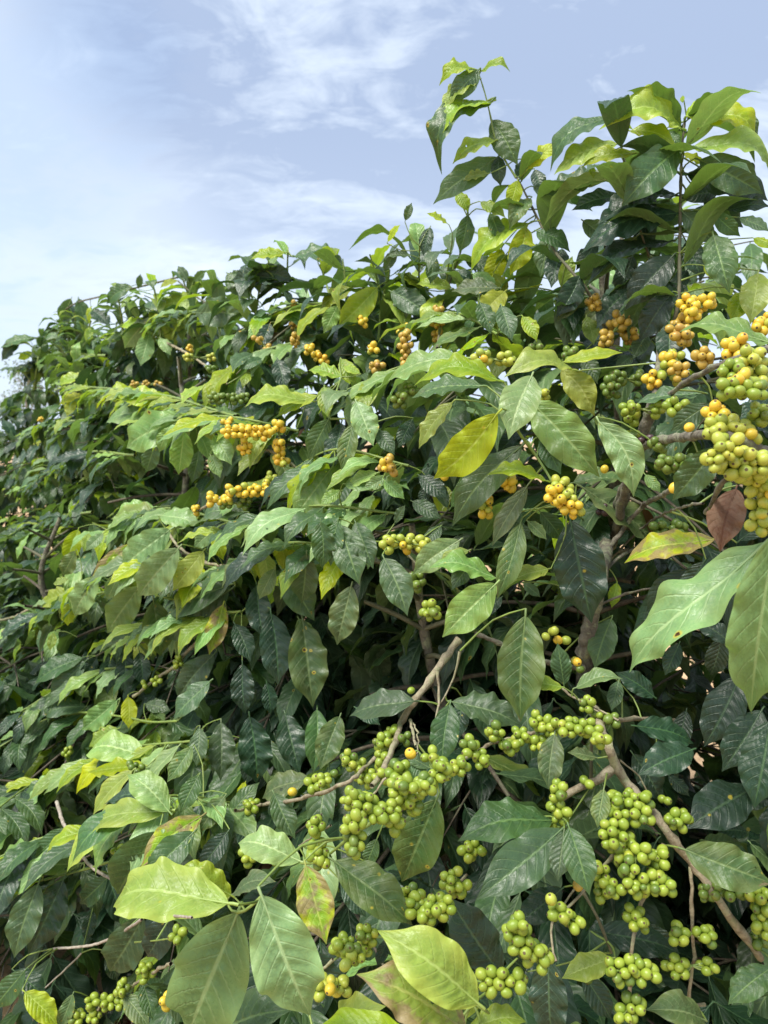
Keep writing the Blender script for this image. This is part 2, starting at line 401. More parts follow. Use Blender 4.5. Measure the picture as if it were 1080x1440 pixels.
# ---- what the photograph shows leaf by leaf, branch by branch and cluster by cluster
# G tree ox oy scale | L: bx by tx ty width kind [u= b= z= dd= s=] | B: material r0 r1 : x,y[,z] ... | C: x y w h n kind [z=]
DATA = """
G near 540 60 .5
B dim 9 3 : 640,850,.05 585,720,.02 525,640 480,585 430,490 385,400 370,375
A .15 .9 .06 .09 .14
B green 5 2 : 372,380 340,330 312,268 300,210 286,150 270,98 264,78
B dim 9 4 : 790,850,.04 826,740 832,560 834,420 838,300 846,222 850,205
A .2 .95 .036 .10 .155
B dim 5 3 : 745,600,.03 715,510 690,420 672,320 668,245
A .0 .92 .045 .11 .15
L 272 80 355 83 44 lime u=.75 b=.28
L 264 76 155 122 44 lime u=.8 b=.26
L 266 76 180 168 62 mid u=.2 b=.1 z=-.01
L 262 105 162 195 40 lime u=.7 b=.14
L 302 165 163 372 66 mid u=.55 b=.36 sw=-.1
L 302 168 150 330 60 lime u=.85 b=.33 z=.01
L 304 218 376 345 104 mid u=.05 b=.06
L 312 275 193 342 52 lime u=.8 b=.16
L 318 322 138 455 72 mid u=.45 b=.14
L 322 320 328 405 88 dark u=.0 b=.1
L 292 368 222 390 34 lime u=.8 b=.1
L 405 355 492 285 74 yellow u=.5 b=.1
L 376 388 352 470 56 yellow u=.2 b=.1
L 390 330 388 392 36 dark
L 424 358 442 432 66 dark
L 402 520 354 655 90 yellow u=-.1 b=.12
L 408 508 244 642 66 lime u=.75 b=.2
L 412 438 352 528 78 old u=.5 b=.2
L 430 530 524 590 84 mid u=.5 b=.18
L 470 540 440 660 80 mid b=.12 z=.03
L 500 580 470 690 66 dark z=.04
L 330 580 295 690 56 yellow z=.03
L 310 650 345 712 60 yellow z=.04
L 340 700 260 790 70 yellow z=.05
L 245 640 205 700 40 lime z=.05
L 500 690 530 600 60 lime z=.05
L 420 405 530 455 60 mid u=.5
L 436 500 500 485 50 yellow u=.4 z=.02
L 836 242 604 246 78 lime u=.8 b=.30
L 640 208 468 362 88 mid u=.6 b=.24 z=-.02
L 655 285 478 372 72 lime u=.75 b=.16 z=-.01
L 702 310 556 352 62 lime u=.75 b=.14
L 692 248 822 292 46 lime u=.8 b=.12
L 642 378 438 436 66 mid u=.55 b=.06
L 664 430 528 472 66 dark u=.4 b=.1
L 828 300 668 462 118 mid u=.25 b=.13 z=-.04
L 800 362 668 455 62 lime u=.7 b=.05
L 580 345 590 382 36 lime
L 850 208 918 158 40 lime u=.5 b=.08
L 862 210 1044 302 96 lime u=.7 b=.30
L 985 192 1052 276 84 mid u=.2 b=.18 z=.03
L 866 296 1085 372 86 lime u=.75 b=.26 z=-.02
L 840 312 900 345 56 yellow u=.5
L 888 330 1066 425 110 mid u=.15 b=.1 z=-.03
L 852 368 1080 445 96 dark u=.45 b=.14
L 965 470 1085 462 56 dark u=.5 b=.14
L 930 482 1002 545 84 mid u=.2 b=.12
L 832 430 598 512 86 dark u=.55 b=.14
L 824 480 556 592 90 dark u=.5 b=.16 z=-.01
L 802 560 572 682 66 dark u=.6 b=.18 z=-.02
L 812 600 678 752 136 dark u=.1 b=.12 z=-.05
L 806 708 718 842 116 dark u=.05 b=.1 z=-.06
L 842 478 932 565 86 mid u=.2 b=.14
L 850 560 892 665 86 dark u=.1 b=.1
L 852 640 800 730 76 dark z=.02
L 926 540 972 705 118 mid u=.05 b=.1 z=-.03
L 900 628 950 668 76 yellow u=.3
L 1000 492 1085 532 66 mid u=.5
L 1040 550 1090 580 56 lime
L 1052 648 1030 792 86 lime u=.2 b=.1
L 1010 700 975 790 70 lime z=.02
L 552 655 484 772 118 dark u=.0 b=.06 z=-.02
L 545 705 488 785 80 old z=.02
L 692 690 598 805 78 dark u=.3
L 760 620 770 740 90 dark z=.03
L 700 600 660 720 90 dark z=.04
L 900 440 1010 520 80 dark z=.04
L 770 470 700 560 90 dark z=.03
L 560 500 640 560 70 mid z=.04
L 600 560 540 640 70 dark z=.03
L 840 150 840 170 20 lime
L 620 215 700 245 40 lime u=.8 z=.03
L 790 250 835 290 60 mid z=.03
L 940 420 830 440 70 dark z=.05
L 720 470 860 500 80 mid z=.05
L 650 720 560 800 80 old z=.06
L 570 770 590 850 76 lime z=.05
C 592 732 70 60 8 tan z=.03
C 672 800 85 80 14 tan z=.02
C 880 732 85 60 13 gold z=.0
C 835 790 50 60 8 tan z=.03
C 1068 790 60 50 7 gold z=.02
C 818 820 50 40 6 tan z=.0
G middle 540 60 .5
B dim 6 3 : 150,860,.1 170,720,.05 215,590 235,490
B dim 6 3 : 60,880,.1 50,780,.02 20,700
L 236 485 212 592 90 mid u=.1 z=-.05
L 272 448 342 492 60 lime u=.5
L 205 420 238 478 56 lime u=.3
L 76 598 4 606 40 mid u=.6 b=.1
L 10 560 46 512 44 lime u=.6
L 130 520 110 600 60 dark
L 60 500 78 450 40 mid
L 300 480 330 560 60 mid
L 180 510 120 480 50 lime u=.6
L 140 600 130 680 66 mid
L 200 640 280 700 70 dark u=.5
L 320 690 190 700 60 old u=.5 z=-.04
L 20 700 130 770 80 mid u=.2 z=-.04
L 230 610 320 640 60 mid
L 110 690 30 650 50 lime u=.6
L 190 690 90 680 50 lime u=.7 b=.1
L 140 780 60 720 66 mid
L 0 640 40 580 60 mid
L 330 740 360 840 70 mid u=.2 z=-.05
L 390 770 430 840 70 lime u=.3 z=-.02
L 270 730 300 820 60 mid
L 250 650 320 690 50 light
C 150 790 80 100 17 tan z=-.03
C 58 810 60 60 9 gold
C 60 860 70 100 16 tan z=-.04
G near 540 440 .5
B green 7 5 : 360,300,-.02 385,345,-.01 430,405 470,470 484,498
B green 5 4 : 484,498 512,540,.02 560,580,.06 640,600,.12
B bark 30 22 : 560,960,.02 585,860 610,740 640,600,.02 690,470,.04 730,330,.03 765,235
B bark 14 11 : 765,235 772,160 776,110 800,60
B bark 16 20 : 640,660,.03 700,420,.02 740,370,.0 830,352,-.02 960,346,-.03 1080,395,-.04
B bark 8 14 : 760,260,.03 830,208,.02 900,165 1000,125,-.03 1100,95,-.05
B bark 8 9 : 600,700,.05 720,552,.02 770,520 825,490
B bark 4 5 : 640,690,.05 735,600,.02 800,560 895,535
B bark 7 5 : 600,760,.04 625,720 690,670 740,650
B bark 5 4 : 610,820,.04 680,790,.02 780,768
B dim 4 3 : 935,270 900,300 870,345,.02
L 320 190 84 206 62 lime u=.7 b=.22 z=-.03
L 226 128 10 192 56 light u=.6 b=.14 z=.0
L 275 205 78 240 54 mid u=.75 b=.08 z=.0
L 532 160 338 182 60 lime u=.6 b=.18 z=-.03
L 505 138 672 112 34 lime u=.75 b=.05 z=-.02
L 500 160 592 290 120 yellow u=.0 b=.08 z=.02 sw=.08
L 416 176 350 356 122 light u=.05 b=.08 z=-.05
L 408 246 606 462 126 light u=.12 b=.1 z=-.06
L 604 306 702 518 98 light u=.1 b=.08 z=-.04 sw=.14
L 318 284 140 466 112 yellow u=.2 b=.08 z=-.03 sw=.05
L 192 252 98 382 50 lime u=.5 b=.06
L 388 374 192 600 100 mid u=.2 b=.08 z=-.02 sw=-.05
L 456 472 290 456 42 lime u=.75 b=.14 z=-.02
L 480 346 524 372 46 lime
L 442 352 498 455 66 mid u=.1 z=.01
L 402 488 304 656 56 old u=.4 b=.08 z=-.02
L 384 590 318 805 64 old u=.3 b=.1 z=-.04
L 532 478 692 472 46 old u=.7 b=.08 z=.0
L 560 492 758 662 92 old u=.55 b=.1 z=-.01
L 524 584 584 872 158 dark u=.05 b=.06 z=-.02
L 735 455 778 505 66 light u=.3 z=.03
L 940 378 812 528 112 mid u=-.05 b=.04 z=.01
L 990 495 945 672 150 brown u=.1 b=.1 z=.02
L 930 636 676 704 76 scorched u=.55 b=.12 z=-.02
L 862 724 738 842 96 dark u=.3
L 1085 84 830 54 66 light u=.6 b=.16 z=-.04
L 896 226 706 258 44 mid u=.65 b=.06 z=.02
L 916 256 806 334 82 mid u=.2 z=.03
L 802 30 800 160 130 dark u=.05 b=.08 z=-.02
L 314 746 126 718 66 light u=.55 b=.16
L 212 640 80 736 88 light u=.3 b=.08
L 100 458 180 524 66 dark u=.3 z=.05
L 315 762 164 912 118 light u=.15 b=.08 z=-.05
L 404 586 458 638 60 light u=.4
L 238 668 150 712 44 lime u=.6
L 462 720 352 758 50 lime u=.5
L 440 560 500 640 90 mid z=.03
L 330 590 420 640 70 mid u=.5 z=.02
L 80 530 160 580 70 mid z=.05
L 250 700 190 780 70 mid z=.02
L 330 800 270 860 60 dark z=.03
L 392 760 440 800 50 mid
L 655 760 640 830 60 lime z=.06
L 880 400 850 480 60 dark z=.06
L 600 640 570 740 80 dark z=.08
L 900 700 840 800 90 dark z=.06
L 560 120 600 200 70 mid z=.08
L 700 120 650 160 60 mid z=.06
L 740 60 700 130 70 mid z=.05
C 508 530 112 100 24 gold z=-.02
C 500 490 110 60 9 lime z=.0
C 285 522 80 100 16 gold z=.0
C 345 476 60 36 7 gold z=.02
C 310 130 110 70 14 lime z=.03
C 425 102 50 40 6 deep z=.03
C 440 232 60 40 6 lime z=.05
C 640 225 50 30 5 deep z=.05
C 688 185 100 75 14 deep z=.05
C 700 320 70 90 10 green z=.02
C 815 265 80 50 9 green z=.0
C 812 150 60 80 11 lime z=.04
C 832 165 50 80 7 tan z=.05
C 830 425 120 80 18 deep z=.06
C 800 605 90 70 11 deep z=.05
C 900 125 60 50 7 tan z=.02
C 668 52 90 80 14 tan z=.06
C 835 75 60 50 8 tan z=.03
C 800 60 50 30 5 tan z=.03
C 615 555 40 50 4 black z=.0
C 735 355 24 20 2 black z=-.01
C 620 440 20 20 1 gold
C 815 492 24 20 1 gold z=-.02
G edge 540 440 .5
B bark 9 12 : 905,560,.05 960,470,.0 1010,440 1090,420
L 1000 640 1100 560 60 dark z=.06
L 1080 240 1000 300 90 dark z=.04
L 1090 150 1010 240 90 dark z=.05
C 1000 185 115 100 17 green z=-.02
C 1000 190 60 60 4 gold z=-.03
C 1045 130 80 60 8 lime z=-.02
C 935 285 70 70 8 gold z=-.02
C 985 340 110 60 11 lime z=-.02
C 1060 285 60 70 9 green z=-.01
C 950 395 90 80 14 lime z=-.04
C 1015 425 140 110 30 lime z=-.04
C 1060 480 90 90 16 lime z=-.04
C 1060 560 60 90 12 lime z=-.03
C 985 100 80 40 7 gold z=.0
C 1000 175 30 20 2 black z=-.03
C 858 322 26 24 1 gold z=-.03
C 1062 40 50 30 5 gold z=.02
G edge 540 780 .5
L 1075 -36 690 332 106 light u=.4 b=.15 wv=.22 z=-.03 sw=.03
L 1100 -60 1032 442 128 light u=.1 b=.08 wv=.15 z=-.05
L 950 232 918 340 84 dark
L 1000 342 900 540 136 dark u=.05 z=.02
L 1062 438 950 610 136 dark u=.05
L 1085 468 1040 715 160 dark u=.05 b=.06 z=-.06
L 1036 658 848 772 106 dark u=.2 z=-.02
L 868 548 712 622 96 dark u=.2 z=-.02
L 710 482 872 532 52 dark u=.5 z=-.01
L 980 250 860 180 100 dark z=.04
L 760 400 650 330 110 dark z=.04
L 880 100 700 220 110 dark u=.4 z=.02
L 830 250 790 340 80 dark z=.04
L 1090 650 1000 720 90 dark z=.05
L 850 440 830 560 100 dark z=.06
L 700 560 780 700 120 dark z=.08
G front 540 780 .5
B pale 12 9 : 210,240,.06 170,295,.02 120,365 80,420 45,480 20,560,-.01 -30,650,-.02
B bark 10 8 : 560,320,.12 440,300,.1 330,250,.09 255,220,.1
B pale 4 8 : 100,655,-.02 180,602 270,545 370,510 480,490 580,470,.02 700,462,.08 842,470,.12
B pale 3 4 : 660,468 590,430 530,400 500,375
B pale 16 13 : 590,440,.05 622,520 650,590 690,650,-.01 750,720,-.01 800,785 860,860 910,930 960,1000 1060,1135
B pale 11 14 : 500,682,-.01 560,650 610,625 652,596
B pale 3 2 : 660,575 710,615 738,660
B pale 5 3 : 150,330 155,400 140,500
B pale 4 2 : 215,270 190,360 160,420
B pale 5 4 : 75,470 90,540
B dim 8 6 : 582,640,.03 584,520,.02
L 398 172 384 470 142 old u=.05 b=.05 z=-.04
L 506 366 488 248 58 mid u=.1 z=-.03
L 500 372 392 366 44 lime u=.6 b=.08 z=-.03
L 540 374 672 350 64 light u=.55 b=.16 z=-.03
L 640 180 592 322 100 mid u=.2 z=.0
L 660 355 640 440 66 mid u=.3 z=.02
L 186 420 162 595 130 mid u=.05 b=.05 z=.0
L 192 414 388 482 92 mid u=.4 z=.02
L 480 505 462 660 116 old u=.1 z=-.01
L 596 570 516 556 66 old u=.4 z=-.01
L 472 748 208 806 142 mid u=.5 b=.14 z=-.02
L 400 745 300 850 60 mid u=.3 z=.02
L 130 600 60 560 60 mid z=.04
L 640 340 580 330 60 dark z=.03
C 258 555 86 84 14 green
C 332 520 92 90 14 green z=-.01
C 432 500 86 100 13 green z=-.01
C 545 485 100 80 18 green z=-.01
C 590 440 90 80 10 green z=.02
C 606 520 40 50 5 green z=-.02
C 640 465 60 30 4 deep z=.03
C 140 625 100 90 13 green z=-.02
C 60 675 90 90 15 green z=-.02
C 0 560 70 110 16 green z=.01
C 20 740 60 60 8 green z=-.03
C 475 215 40 30 2 gold z=-.02
C 500 240 40 30 2 gold z=-.02
C 455 230 20 20 1 gold z=-.01
C 540 300 34 30 2 gold z=-.01
C 552 322 30 20 1 deep z=-.01
C 76 382 20 20 1 green z=-.02
C 74 560 22 20 1 gold z=-.03
C 490 695 80 100 13 green z=-.03
C 570 640 40 30 2 green
C 690 690 130 90 18 green z=-.02
C 722 730 70 60 8 green z=-.01
C 788 690 40 30 2 green
C 820 750 80 70 9 green z=-.01
C 660 790 110 100 16 green z=.0
C 460 770 40 40 4 green
C 850 735 30 30 2 green
G front 540 1020 .5
B pale 6 4 : 690,220 660,340 615,400 580,440 520,510,.01 480,540,.02
B dim 8 6 : 555,460,.05 600,540,.05 640,640,.06
B pale 7 5 : 790,340 750,440 720,510 700,620,-.01 690,760 697,850
B pale 6 5 : 865,400 868,520 870,650 860,770 900,790,.02
B green 6 4 : 250,780,-.01 300,740 340,690 375,655
B pale 6 4 : 120,560,-.01 160,510 205,450 235,420,.02
B green 4 3 : 500,290,-.01 530,250 575,180
B pale 4 3 : 480,660 470,560,.03 540,460,.05
L 500 292 258 492 124 mid u=.25 b=.08 z=-.04
L 430 300 250 470 70 dark u=.4 z=.0
L 506 300 488 438 86 mid u=.15 z=-.05
L 520 286 578 478 106 mid u=.15 z=-.05
L 618 180 600 288 116 old u=.2 z=-.04
L 846 350 1095 446 126 old u=.3 b=.12 z=-.04
L 640 655 500 712 130 lime u=.5 b=.06 z=.05
L 462 655 472 872 136 dark u=.1 z=-.01
L 900 828 736 800 88 old u=.5 b=.12 z=-.02
L 1090 680 968 785 124 mid u=.3 b=.1 z=-.04
L 330 700 178 478 170 dark u=.0 z=.08
L 500 460 370 560 120 dark u=.2 z=.1
L 600 580 832 642 80 dark u=.3 z=.05
L 560 700 640 830 120 dark z=.08
L 740 560 830 660 90 dark z=.08
L 800 140 860 200 60 dark z=.06
L 1020 300 940 300 60 dark z=.05
L 210 730 300 800 120 dark z=.05
L 400 690 330 640 90 dark z=.08
L 800 790 860 860 80 lime z=.03
C 190 435 46 100 9 green z=-.01
C 128 510 130 90 20 green z=-.01
C 250 350 110 60 9 green z=.02
C 215 460 60 60 5 green z=.01
C 405 620 140 140 24 green z=-.03
C 330 720 120 100 16 green z=-.03
C 515 540 90 80 11 green z=-.01
C 470 490 30 30 1 gold z=-.02
C 545 450 26 24 1 tan
C 610 440 70 100 11 green z=.0
C 660 350 80 90 14 green z=.0
C 745 450 130 110 22 green z=-.02
C 770 370 80 80 8 green z=.0
C 715 545 90 70 8 green z=-.01
C 695 690 130 100 22 green z=-.03
C 690 800 80 80 11 green z=-.03
C 570 690 80 60 6 deep z=.06
C 868 590 120 90 13 green z=.0
C 868 680 140 70 13 green z=.0
C 860 370 24 24 1 deep z=.03
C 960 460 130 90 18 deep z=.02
C 1060 520 80 120 16 green z=.0
C 1050 600 70 50 6 deep z=.02
C 900 490 30 30 1 deep z=.02
C 380 560 24 60 4 green z=-.04
G front 300 940 .5
B green 8 4 : 330,530,.02 300,545,.0 270,548 245,548
B green 8 6 : 520,370,.01 450,430 390,470 330,520,.01
B pale 9 7 : 590,330 520,370,.01
B pale 7 5 : 510,210,.0 440,265 370,322 250,365 130,385 60,402,-.01
B pale 4 3 : 390,410,.02 445,355,.01 510,290
B pale 3 2 : 560,150 575,190 572,240
B pale 3 2 : 330,440,.03 240,500,.03
L 245 542 70 492 104 light u=.55 b=.22 z=-.03
L 260 555 318 775 116 scorched u=.15 b=.05 z=-.04
L 340 542 560 722 126 old u=.25 b=.1 z=-.04
L 628 368 530 600 146 old u=.05 z=.06
L 565 92 384 134 80 mid u=.5 z=-.01
L 700 90 690 200 60 dark z=.05
L 460 480 430 560 70 mid z=.03
L 360 600 430 700 120 dark z=.08
L 560 250 600 330 80 mid z=.05
L 400 110 470 160 60 dark z=.1
L 450 560 540 700 110 dark z=.1
L 40 420 130 320 50 mid
C 410 285 120 110 22 green z=.0
C 390 370 60 70 8 green z=.02
C 395 465 80 110 15 green z=-.03
C 465 400 120 100 18 green z=-.03
C 545 365 90 100 10 green z=-.02
C 480 300 60 50 4 green
C 500 185 60 80 8 green z=.01
C 540 200 40 60 3 deep z=.02
C 460 215 30 40 2 green
C 295 325 100 60 8 green z=-.02
C 330 300 30 40 2 green z=-.02
C 105 385 90 70 8 green z=-.02
C 222 347 22 22 1 gold z=-.03
C 290 480 90 120 13 green z=.0
C 300 535 70 70 6 green z=.0
C 140 530 130 60 11 green z=.04
C 430 750 60 90 8 green z=.02
C 385 790 80 80 12 green z=.0
C 380 820 30 40 2 lime z=-.01
C 605 690 60 70 6 green z=-.02
C 555 240 30 30 1 gold z=-.03
C 555 640 80 80 9 green z=.0
C 640 655 60 60 5 green z=-.01
G front 0 1020 .5
B green 8 5 : 740,478 710,505 680,525,-.01 650,520 640,495
B pale 5 4 : 940,660,.03 830,750,.02
L 642 500 318 512 118 lime u=.55 b=.2 z=-.06
L 650 478 488 402 104 lime u=.4 b=.2 z=-.03
L 655 475 776 440 74 old u=.55 b=.16 z=-.01
L 668 528 530 870 160 light u=.25 b=.1 wv=.12 z=-.05
L 736 480 872 815 178 light u=.25 b=.11 wv=.12 z=-.05
L 600 862 824 800 134 mid u=.35 b=.1 z=-.01
L 905 900 1085 790 120 lime u=.5 b=.1 z=-.04
L 845 780 950 700 60 dark z=.05
L 880 640 940 760 90 dark z=.07
L 640 640 600 780 100 dark z=.06
C 925 735 110 90 13 lime z=.0
C 930 730 40 40 2 gold z=-.02
C 990 625 110 80 12 green z=.03
C 466 775 20 40 3 gold z=.02
G front 480 1180 .25
L 770 925 205 515 330 lime u=.35 b=.16 z=-.04
L 700 1070 85 760 300 scorched u=.4 b=.1 z=-.05
L 720 1060 1040 1030 240 lime u=.5 b=.16 z=-.04
L 420 1130 -140 1060 200 lime u=.5 b=.14 z=-.06
L 650 850 660 1050 150 mid z=.03
L 260 560 200 720 130 dark z=.05
G pale 0 1020 .5
B dead 8 6 : 160,215 185,290 250,390 330,440 400,465,.03 500,520,.06
B dead 5 7 : 150,628 210,624 270,615 330,590 400,545
B dead 5 6 : 410,525,.0 480,535,-.1 540,540,-.2
B green 4 5 : 60,445 100,440 180,420 250,402 320,380
B pale 5 4 : 480,668 400,715 330,760 260,810
B dead 4 3 : 230,640,.1 180,690,.1 120,745,.1
B green 4 3 : 380,610 440,605 500,596
B pale 3 3 : 130,180 165,150 190,110
L 475 242 358 138 88 light u=.2 z=-.04 b=.12
L 472 240 244 318 58 lime u=.6 b=.16 z=-.04
L 568 255 394 402 76 scorched u=.35 b=.12 z=-.04 sw=-.05
L 440 300 330 475 92 mid u=.25
L 545 300 408 442 90 mid u=.2 z=.0
L 560 140 508 248 86 mid u=.3 z=-.02
L 408 84 244 90 62 light u=.5 b=.2 z=-.02
L 402 112 248 132 40 lime u=.7 b=.02
L 372 128 262 252 46 lime u=.5
L 632 200 558 305 66 old u=.3
L 690 160 668 206 30 yellow
L 868 150 738 206 66 old u=.4 b=.12
L 108 446 40 655 84 mid u=.2 z=-.03
L 178 436 80 645 96 dark u=.2 z=-.02
L 228 388 92 402 66 old u=.5 b=.14
L 302 428 224 502 66 mid u=.3
L 402 540 308 692 72 mid u=.3 z=-.02
L 182 290 98 372 70 mid
L 482 535 414 652 66 dark z=.05
L 70 750 162 845 86 lime u=.3 z=-.05
L 205 756 168 850 70 old z=-.04
L 70 690 -20 800 100 mid u=.2
L 40 690 130 770 90 dark z=.02
L 100 440 -10 470 50 lime u=.5
L 60 440 0 410 50 mid u=.4
L 400 720 430 830 90 mid z=.0
L 350 760 420 850 80 old z=-.02
L 300 640 330 720 80 dark z=.1
L 260 520 240 610 70 dark z=.1
L 640 300 560 410 90 dark z=.05
L 770 190 830 320 90 mid z=.05
L 600 240 640 330 70 mid z=.03
L 720 60 690 170 90 dark z=.03
L 540 60 470 160 60 old u=.5
C 410 690 60 90 8 green z=-.02
C 345 740 60 60 8 green z=-.02
C 300 780 120 90 20 green z=-.02
C 240 820 80 60 12 green z=-.02
C 190 110 60 100 14 green z=-.02
C 335 365 50 70 8 green z=-.01
C 500 590 40 60 5 green z=.0
C 330 400 30 50 3 deep z=.03
G pale 0 680 .5
B green 4 5 : 100,640,.05 190,640 340,655 420,670 500,668
B pale 5 6 : 375,600 440,550 490,515 530,470 568,432,.03
B pale 4 5 : -20,390 40,375 100,345 160,320,.03
B green 5 4 : 415,305 455,318 500,328,.02
B pale 5 4 : 345,225,.02 300,250 270,270
B pale 6 4 : 700,240,.04 640,235 560,215 500,175 470,130
B dim 5 4 : 420,445,.03 330,455,.02 270,485
L 478 130 338 238 98 light u=.35 b=.12 z=-.05
L 502 182 388 318 96 light u=.25 b=.1 z=-.06
L 572 190 486 302 92 yellow u=.2 z=-.06
L 602 142 628 216 66 yellow u=.1 z=-.02
L 612 122 545 182 60 light u=.3 z=-.02
L 432 66 318 104 60 light u=.5 b=.14
L 440 90 312 100 60 lime u=.6 b=.1
L 452 90 566 122 66 light u=.4 b=.1
L 432 330 452 486 80 old u=.2 z=-.03
L 642 286 468 374 70 mid u=.5 b=.1 z=-.03
L 645 300 466 442 96 mid u=.2 z=-.02
L 712 220 618 252 64 light u=.4 b=.1 z=-.04
L 772 240 728 326 96 light u=.2 z=-.05
L 650 250 560 270 60 light u=.5
L 628 340 588 482 60 scorched u=.2
L 902 108 906 240 98 mid u=.1 z=-.05
L 958 118 1012 286 90 mid u=.15 z=-.05
L 862 198 848 336 86 mid u=.1 z=-.03
L 792 240 884 386 106 mid u=.15 z=-.03
L 762 365 782 568 94 dark u=.1 z=-.02
L 722 288 742 436 86 dark u=.1
L 852 385 880 630 116 old u=.1 z=-.02
L 988 288 948 454 96 old u=.1 z=-.02
L 840 380 880 480 100 old z=.0
L 660 395 704 502 90 dark
L 682 508 690 648 106 dark u=.1
L 602 480 500 606 112 mid u=.2
L 590 556 488 664 70 mid u=.5 z=-.02
L 622 672 620 836 90 mid u=.1 z=-.02
L 702 655 722 848 100 dark u=.05 z=-.02
L 802 648 842 816 100 dark u=.05 z=-.03
L 892 636 880 815 76 mid u=.1 z=-.03
L 956 655 900 806 78 old u=.2 z=-.04
L 562 688 552 796 86 mid u=.2 z=-.02
L 750 560 760 650 90 dark z=.03
L 560 340 520 440 80 dark z=.03
L 242 628 122 656 80 mid u=.45 b=.18 z=-.02
L 330 610 230 694 86 light u=.3 z=-.04
L 250 600 210 560 70 light u=.2
L 232 490 98 562 76 mid u=.5 b=.1
L 240 500 140 600 80 mid u=.3
L 352 478 350 590 66 dark u=.1 z=-.02
L 306 486 302 592 60 dark u=.1 z=-.02
L 272 490 225 575 60 dark u=.1
L 392 475 402 574 66 dark u=.1
L 280 465 370 440 50 mid u=.6 b=.1
L 202 306 112 342 46 yellow u=.4 z=-.03
L 274 262 210 372 70 light u=.3 z=-.03
L 334 250 300 330 60 light u=.3 z=-.02
L 392 290 302 420 70 light u=.3 z=-.04
L 250 140 235 192 46 lime z=-.02
L 194 130 150 140 34 yellow u=.5
L 220 130 185 230 50 yellow u=.3
L 190 270 150 282 34 lime u=.5
L 212 190 175 260 46 old u=.3
L 200 330 190 400 46 yellow u=.2
L 370 170 255 270 44 scorched u=.4 z=-.02
L 290 140 240 190 60 light u=.3
L 360 600 362 690 44 yellow u=.1 z=-.02
L 410 620 480 640 60 mid u=.4
L 150 420 140 470 44 lime u=.3
L 330 690 250 740 60 lime u=.5
L 660 60 590 100 70 light u=.4
L 960 20 900 60 60 light u=.4
L 800 90 700 160 80 mid u=.5
L 690 100 640 130 60 mid
C 330 220 50 46 5 green z=-.03
C 500 500 60 70 7 green z=-.02
C 440 555 56 46 5 green z=-.03
C 405 565 40 30 2 green z=-.03
C 575 780 50 60 6 deep z=.03
C 380 800 50 60 7 deep z=.02
G middle 0 340 .5
B pale 4 5 : 600,505 700,560 760,590 840,640,.05
B pale 4 5 : 545,765 620,720 700,695 790,670,.03
B pale 4 3 : 450,275 520,310 580,350 640,400,.05
B green 5 4 : 930,498,.0 1005,498,.01 1050,510,.03
B green 4 3 : 960,380 940,440 925,495
B pale 4 3 : 460,480,.0 530,500 600,505
B green 4 4 : 265,430 330,445 400,468 470,490
B dim 5 3 : 640,200,.05 560,160 500,110
L 470 482 296 512 56 light u=.6 b=.12 z=-.02
L 522 492 356 580 84 light u=.35 b=.12 z=-.03
L 482 520 448 592 66 light u=.3 z=-.03
L 516 530 502 655 76 light u=.1 z=-.04
L 562 542 588 615 80 light u=.1 z=-.04
L 602 545 652 628 78 light u=.1 z=-.03
L 592 600 620 664 70 light u=.1 z=-.02
L 472 472 338 442 48 lime u=.7 b=.14
L 405 458 284 432 46 lime u=.7 b=.14
L 262 420 250 492 56 light u=.2
L 245 380 162 412 50 lime u=.5 b=.14
L 262 420 225 362 56 lime u=.3
L 205 440 188 492 46 yellow u=.2
L 230 430 165 460 46 yellow u=.5
L 872 448 688 466 54 lime u=.6 b=.2 z=-.02
L 962 380 868 362 44 lime u=.6 b=.1 z=-.03
L 1012 370 965 352 66 lime u=.4 z=-.02
L 960 330 1000 400 60 lime u=.3
L 892 432 778 494 52 lime u=.55 b=.1
L 925 498 868 612 92 mid u=.15 z=-.03
L 912 408 922 494 60 lime u=.1 z=-.02
L 862 412 820 450 60 light u=.5
L 1002 450 1050 575 88 light u=.1 z=-.02
L 992 512 960 645 56 old u=.2
L 960 510 930 645 66 dark u=.1 z=.02
L 902 640 788 722 90 light u=.35 b=.1
L 930 640 822 784 96 light u=.3 b=.1
L 1060 650 980 692 80 light u=.4 b=.1
L 1090 660 1020 700 80 light u=.3
L 560 590 540 680 60 mid z=.03
L 440 560 410 650 60 mid z=.02
L 690 760 570 780 66 mid u=.5 b=.2
L 500 110 450 130 50 yellow u=.6
L 560 170 440 190 50 lime u=.7 b=.1
L 410 225 340 240 50 lime u=.6
L 410 225 350 300 60 light u=.2
L 420 260 395 350 70 light u=.1
L 450 270 480 320 60 light u=.2
L 430 190 430 235 46 lime
L 550 200 700 210 90 mid u=.2 b=.1
L 800 30 705 50 60 lime u=.6 b=.1
L 740 20 800 50 46 lime u=.6
L 830 40 960 60 50 mid u=.6 b=.12
L 900 40 970 70 46 mid u=.5
L 720 80 830 110 70 dark u=.3
L 1060 130 950 240 80 lime u=.2 b=.1
L 990 130 900 190 70 lime u=.5 b=.1
L 950 180 910 258 60 light u=.2
L 760 100 650 110 60 dark u=.3
L 640 90 700 160 60 mid u=.3
L 800 200 880 240 60 mid u=.4
L 780 330 800 420 80 dark u=.1
L 740 330 670 360 60 mid u=.4
L 760 230 730 300 70 dark u=.1
C 700 535 150 90 34 gold z=-.03
C 785 545 60 80 11 gold z=-.03
C 640 510 50 36 6 gold z=-.02
C 690 580 70 40 6 gold z=-.02
C 790 610 50 70 9 gold z=-.02
C 700 700 140 50 28 gold z=-.03
C 620 725 70 50 12 gold z=-.03
C 660 735 90 40 12 deep z=-.01
C 550 755 26 40 4 gold z=-.02
C 760 670 50 40 8 lime z=-.02
C 890 320 80 70 16 gold z=-.02
C 830 280 40 60 9 tan z=.0
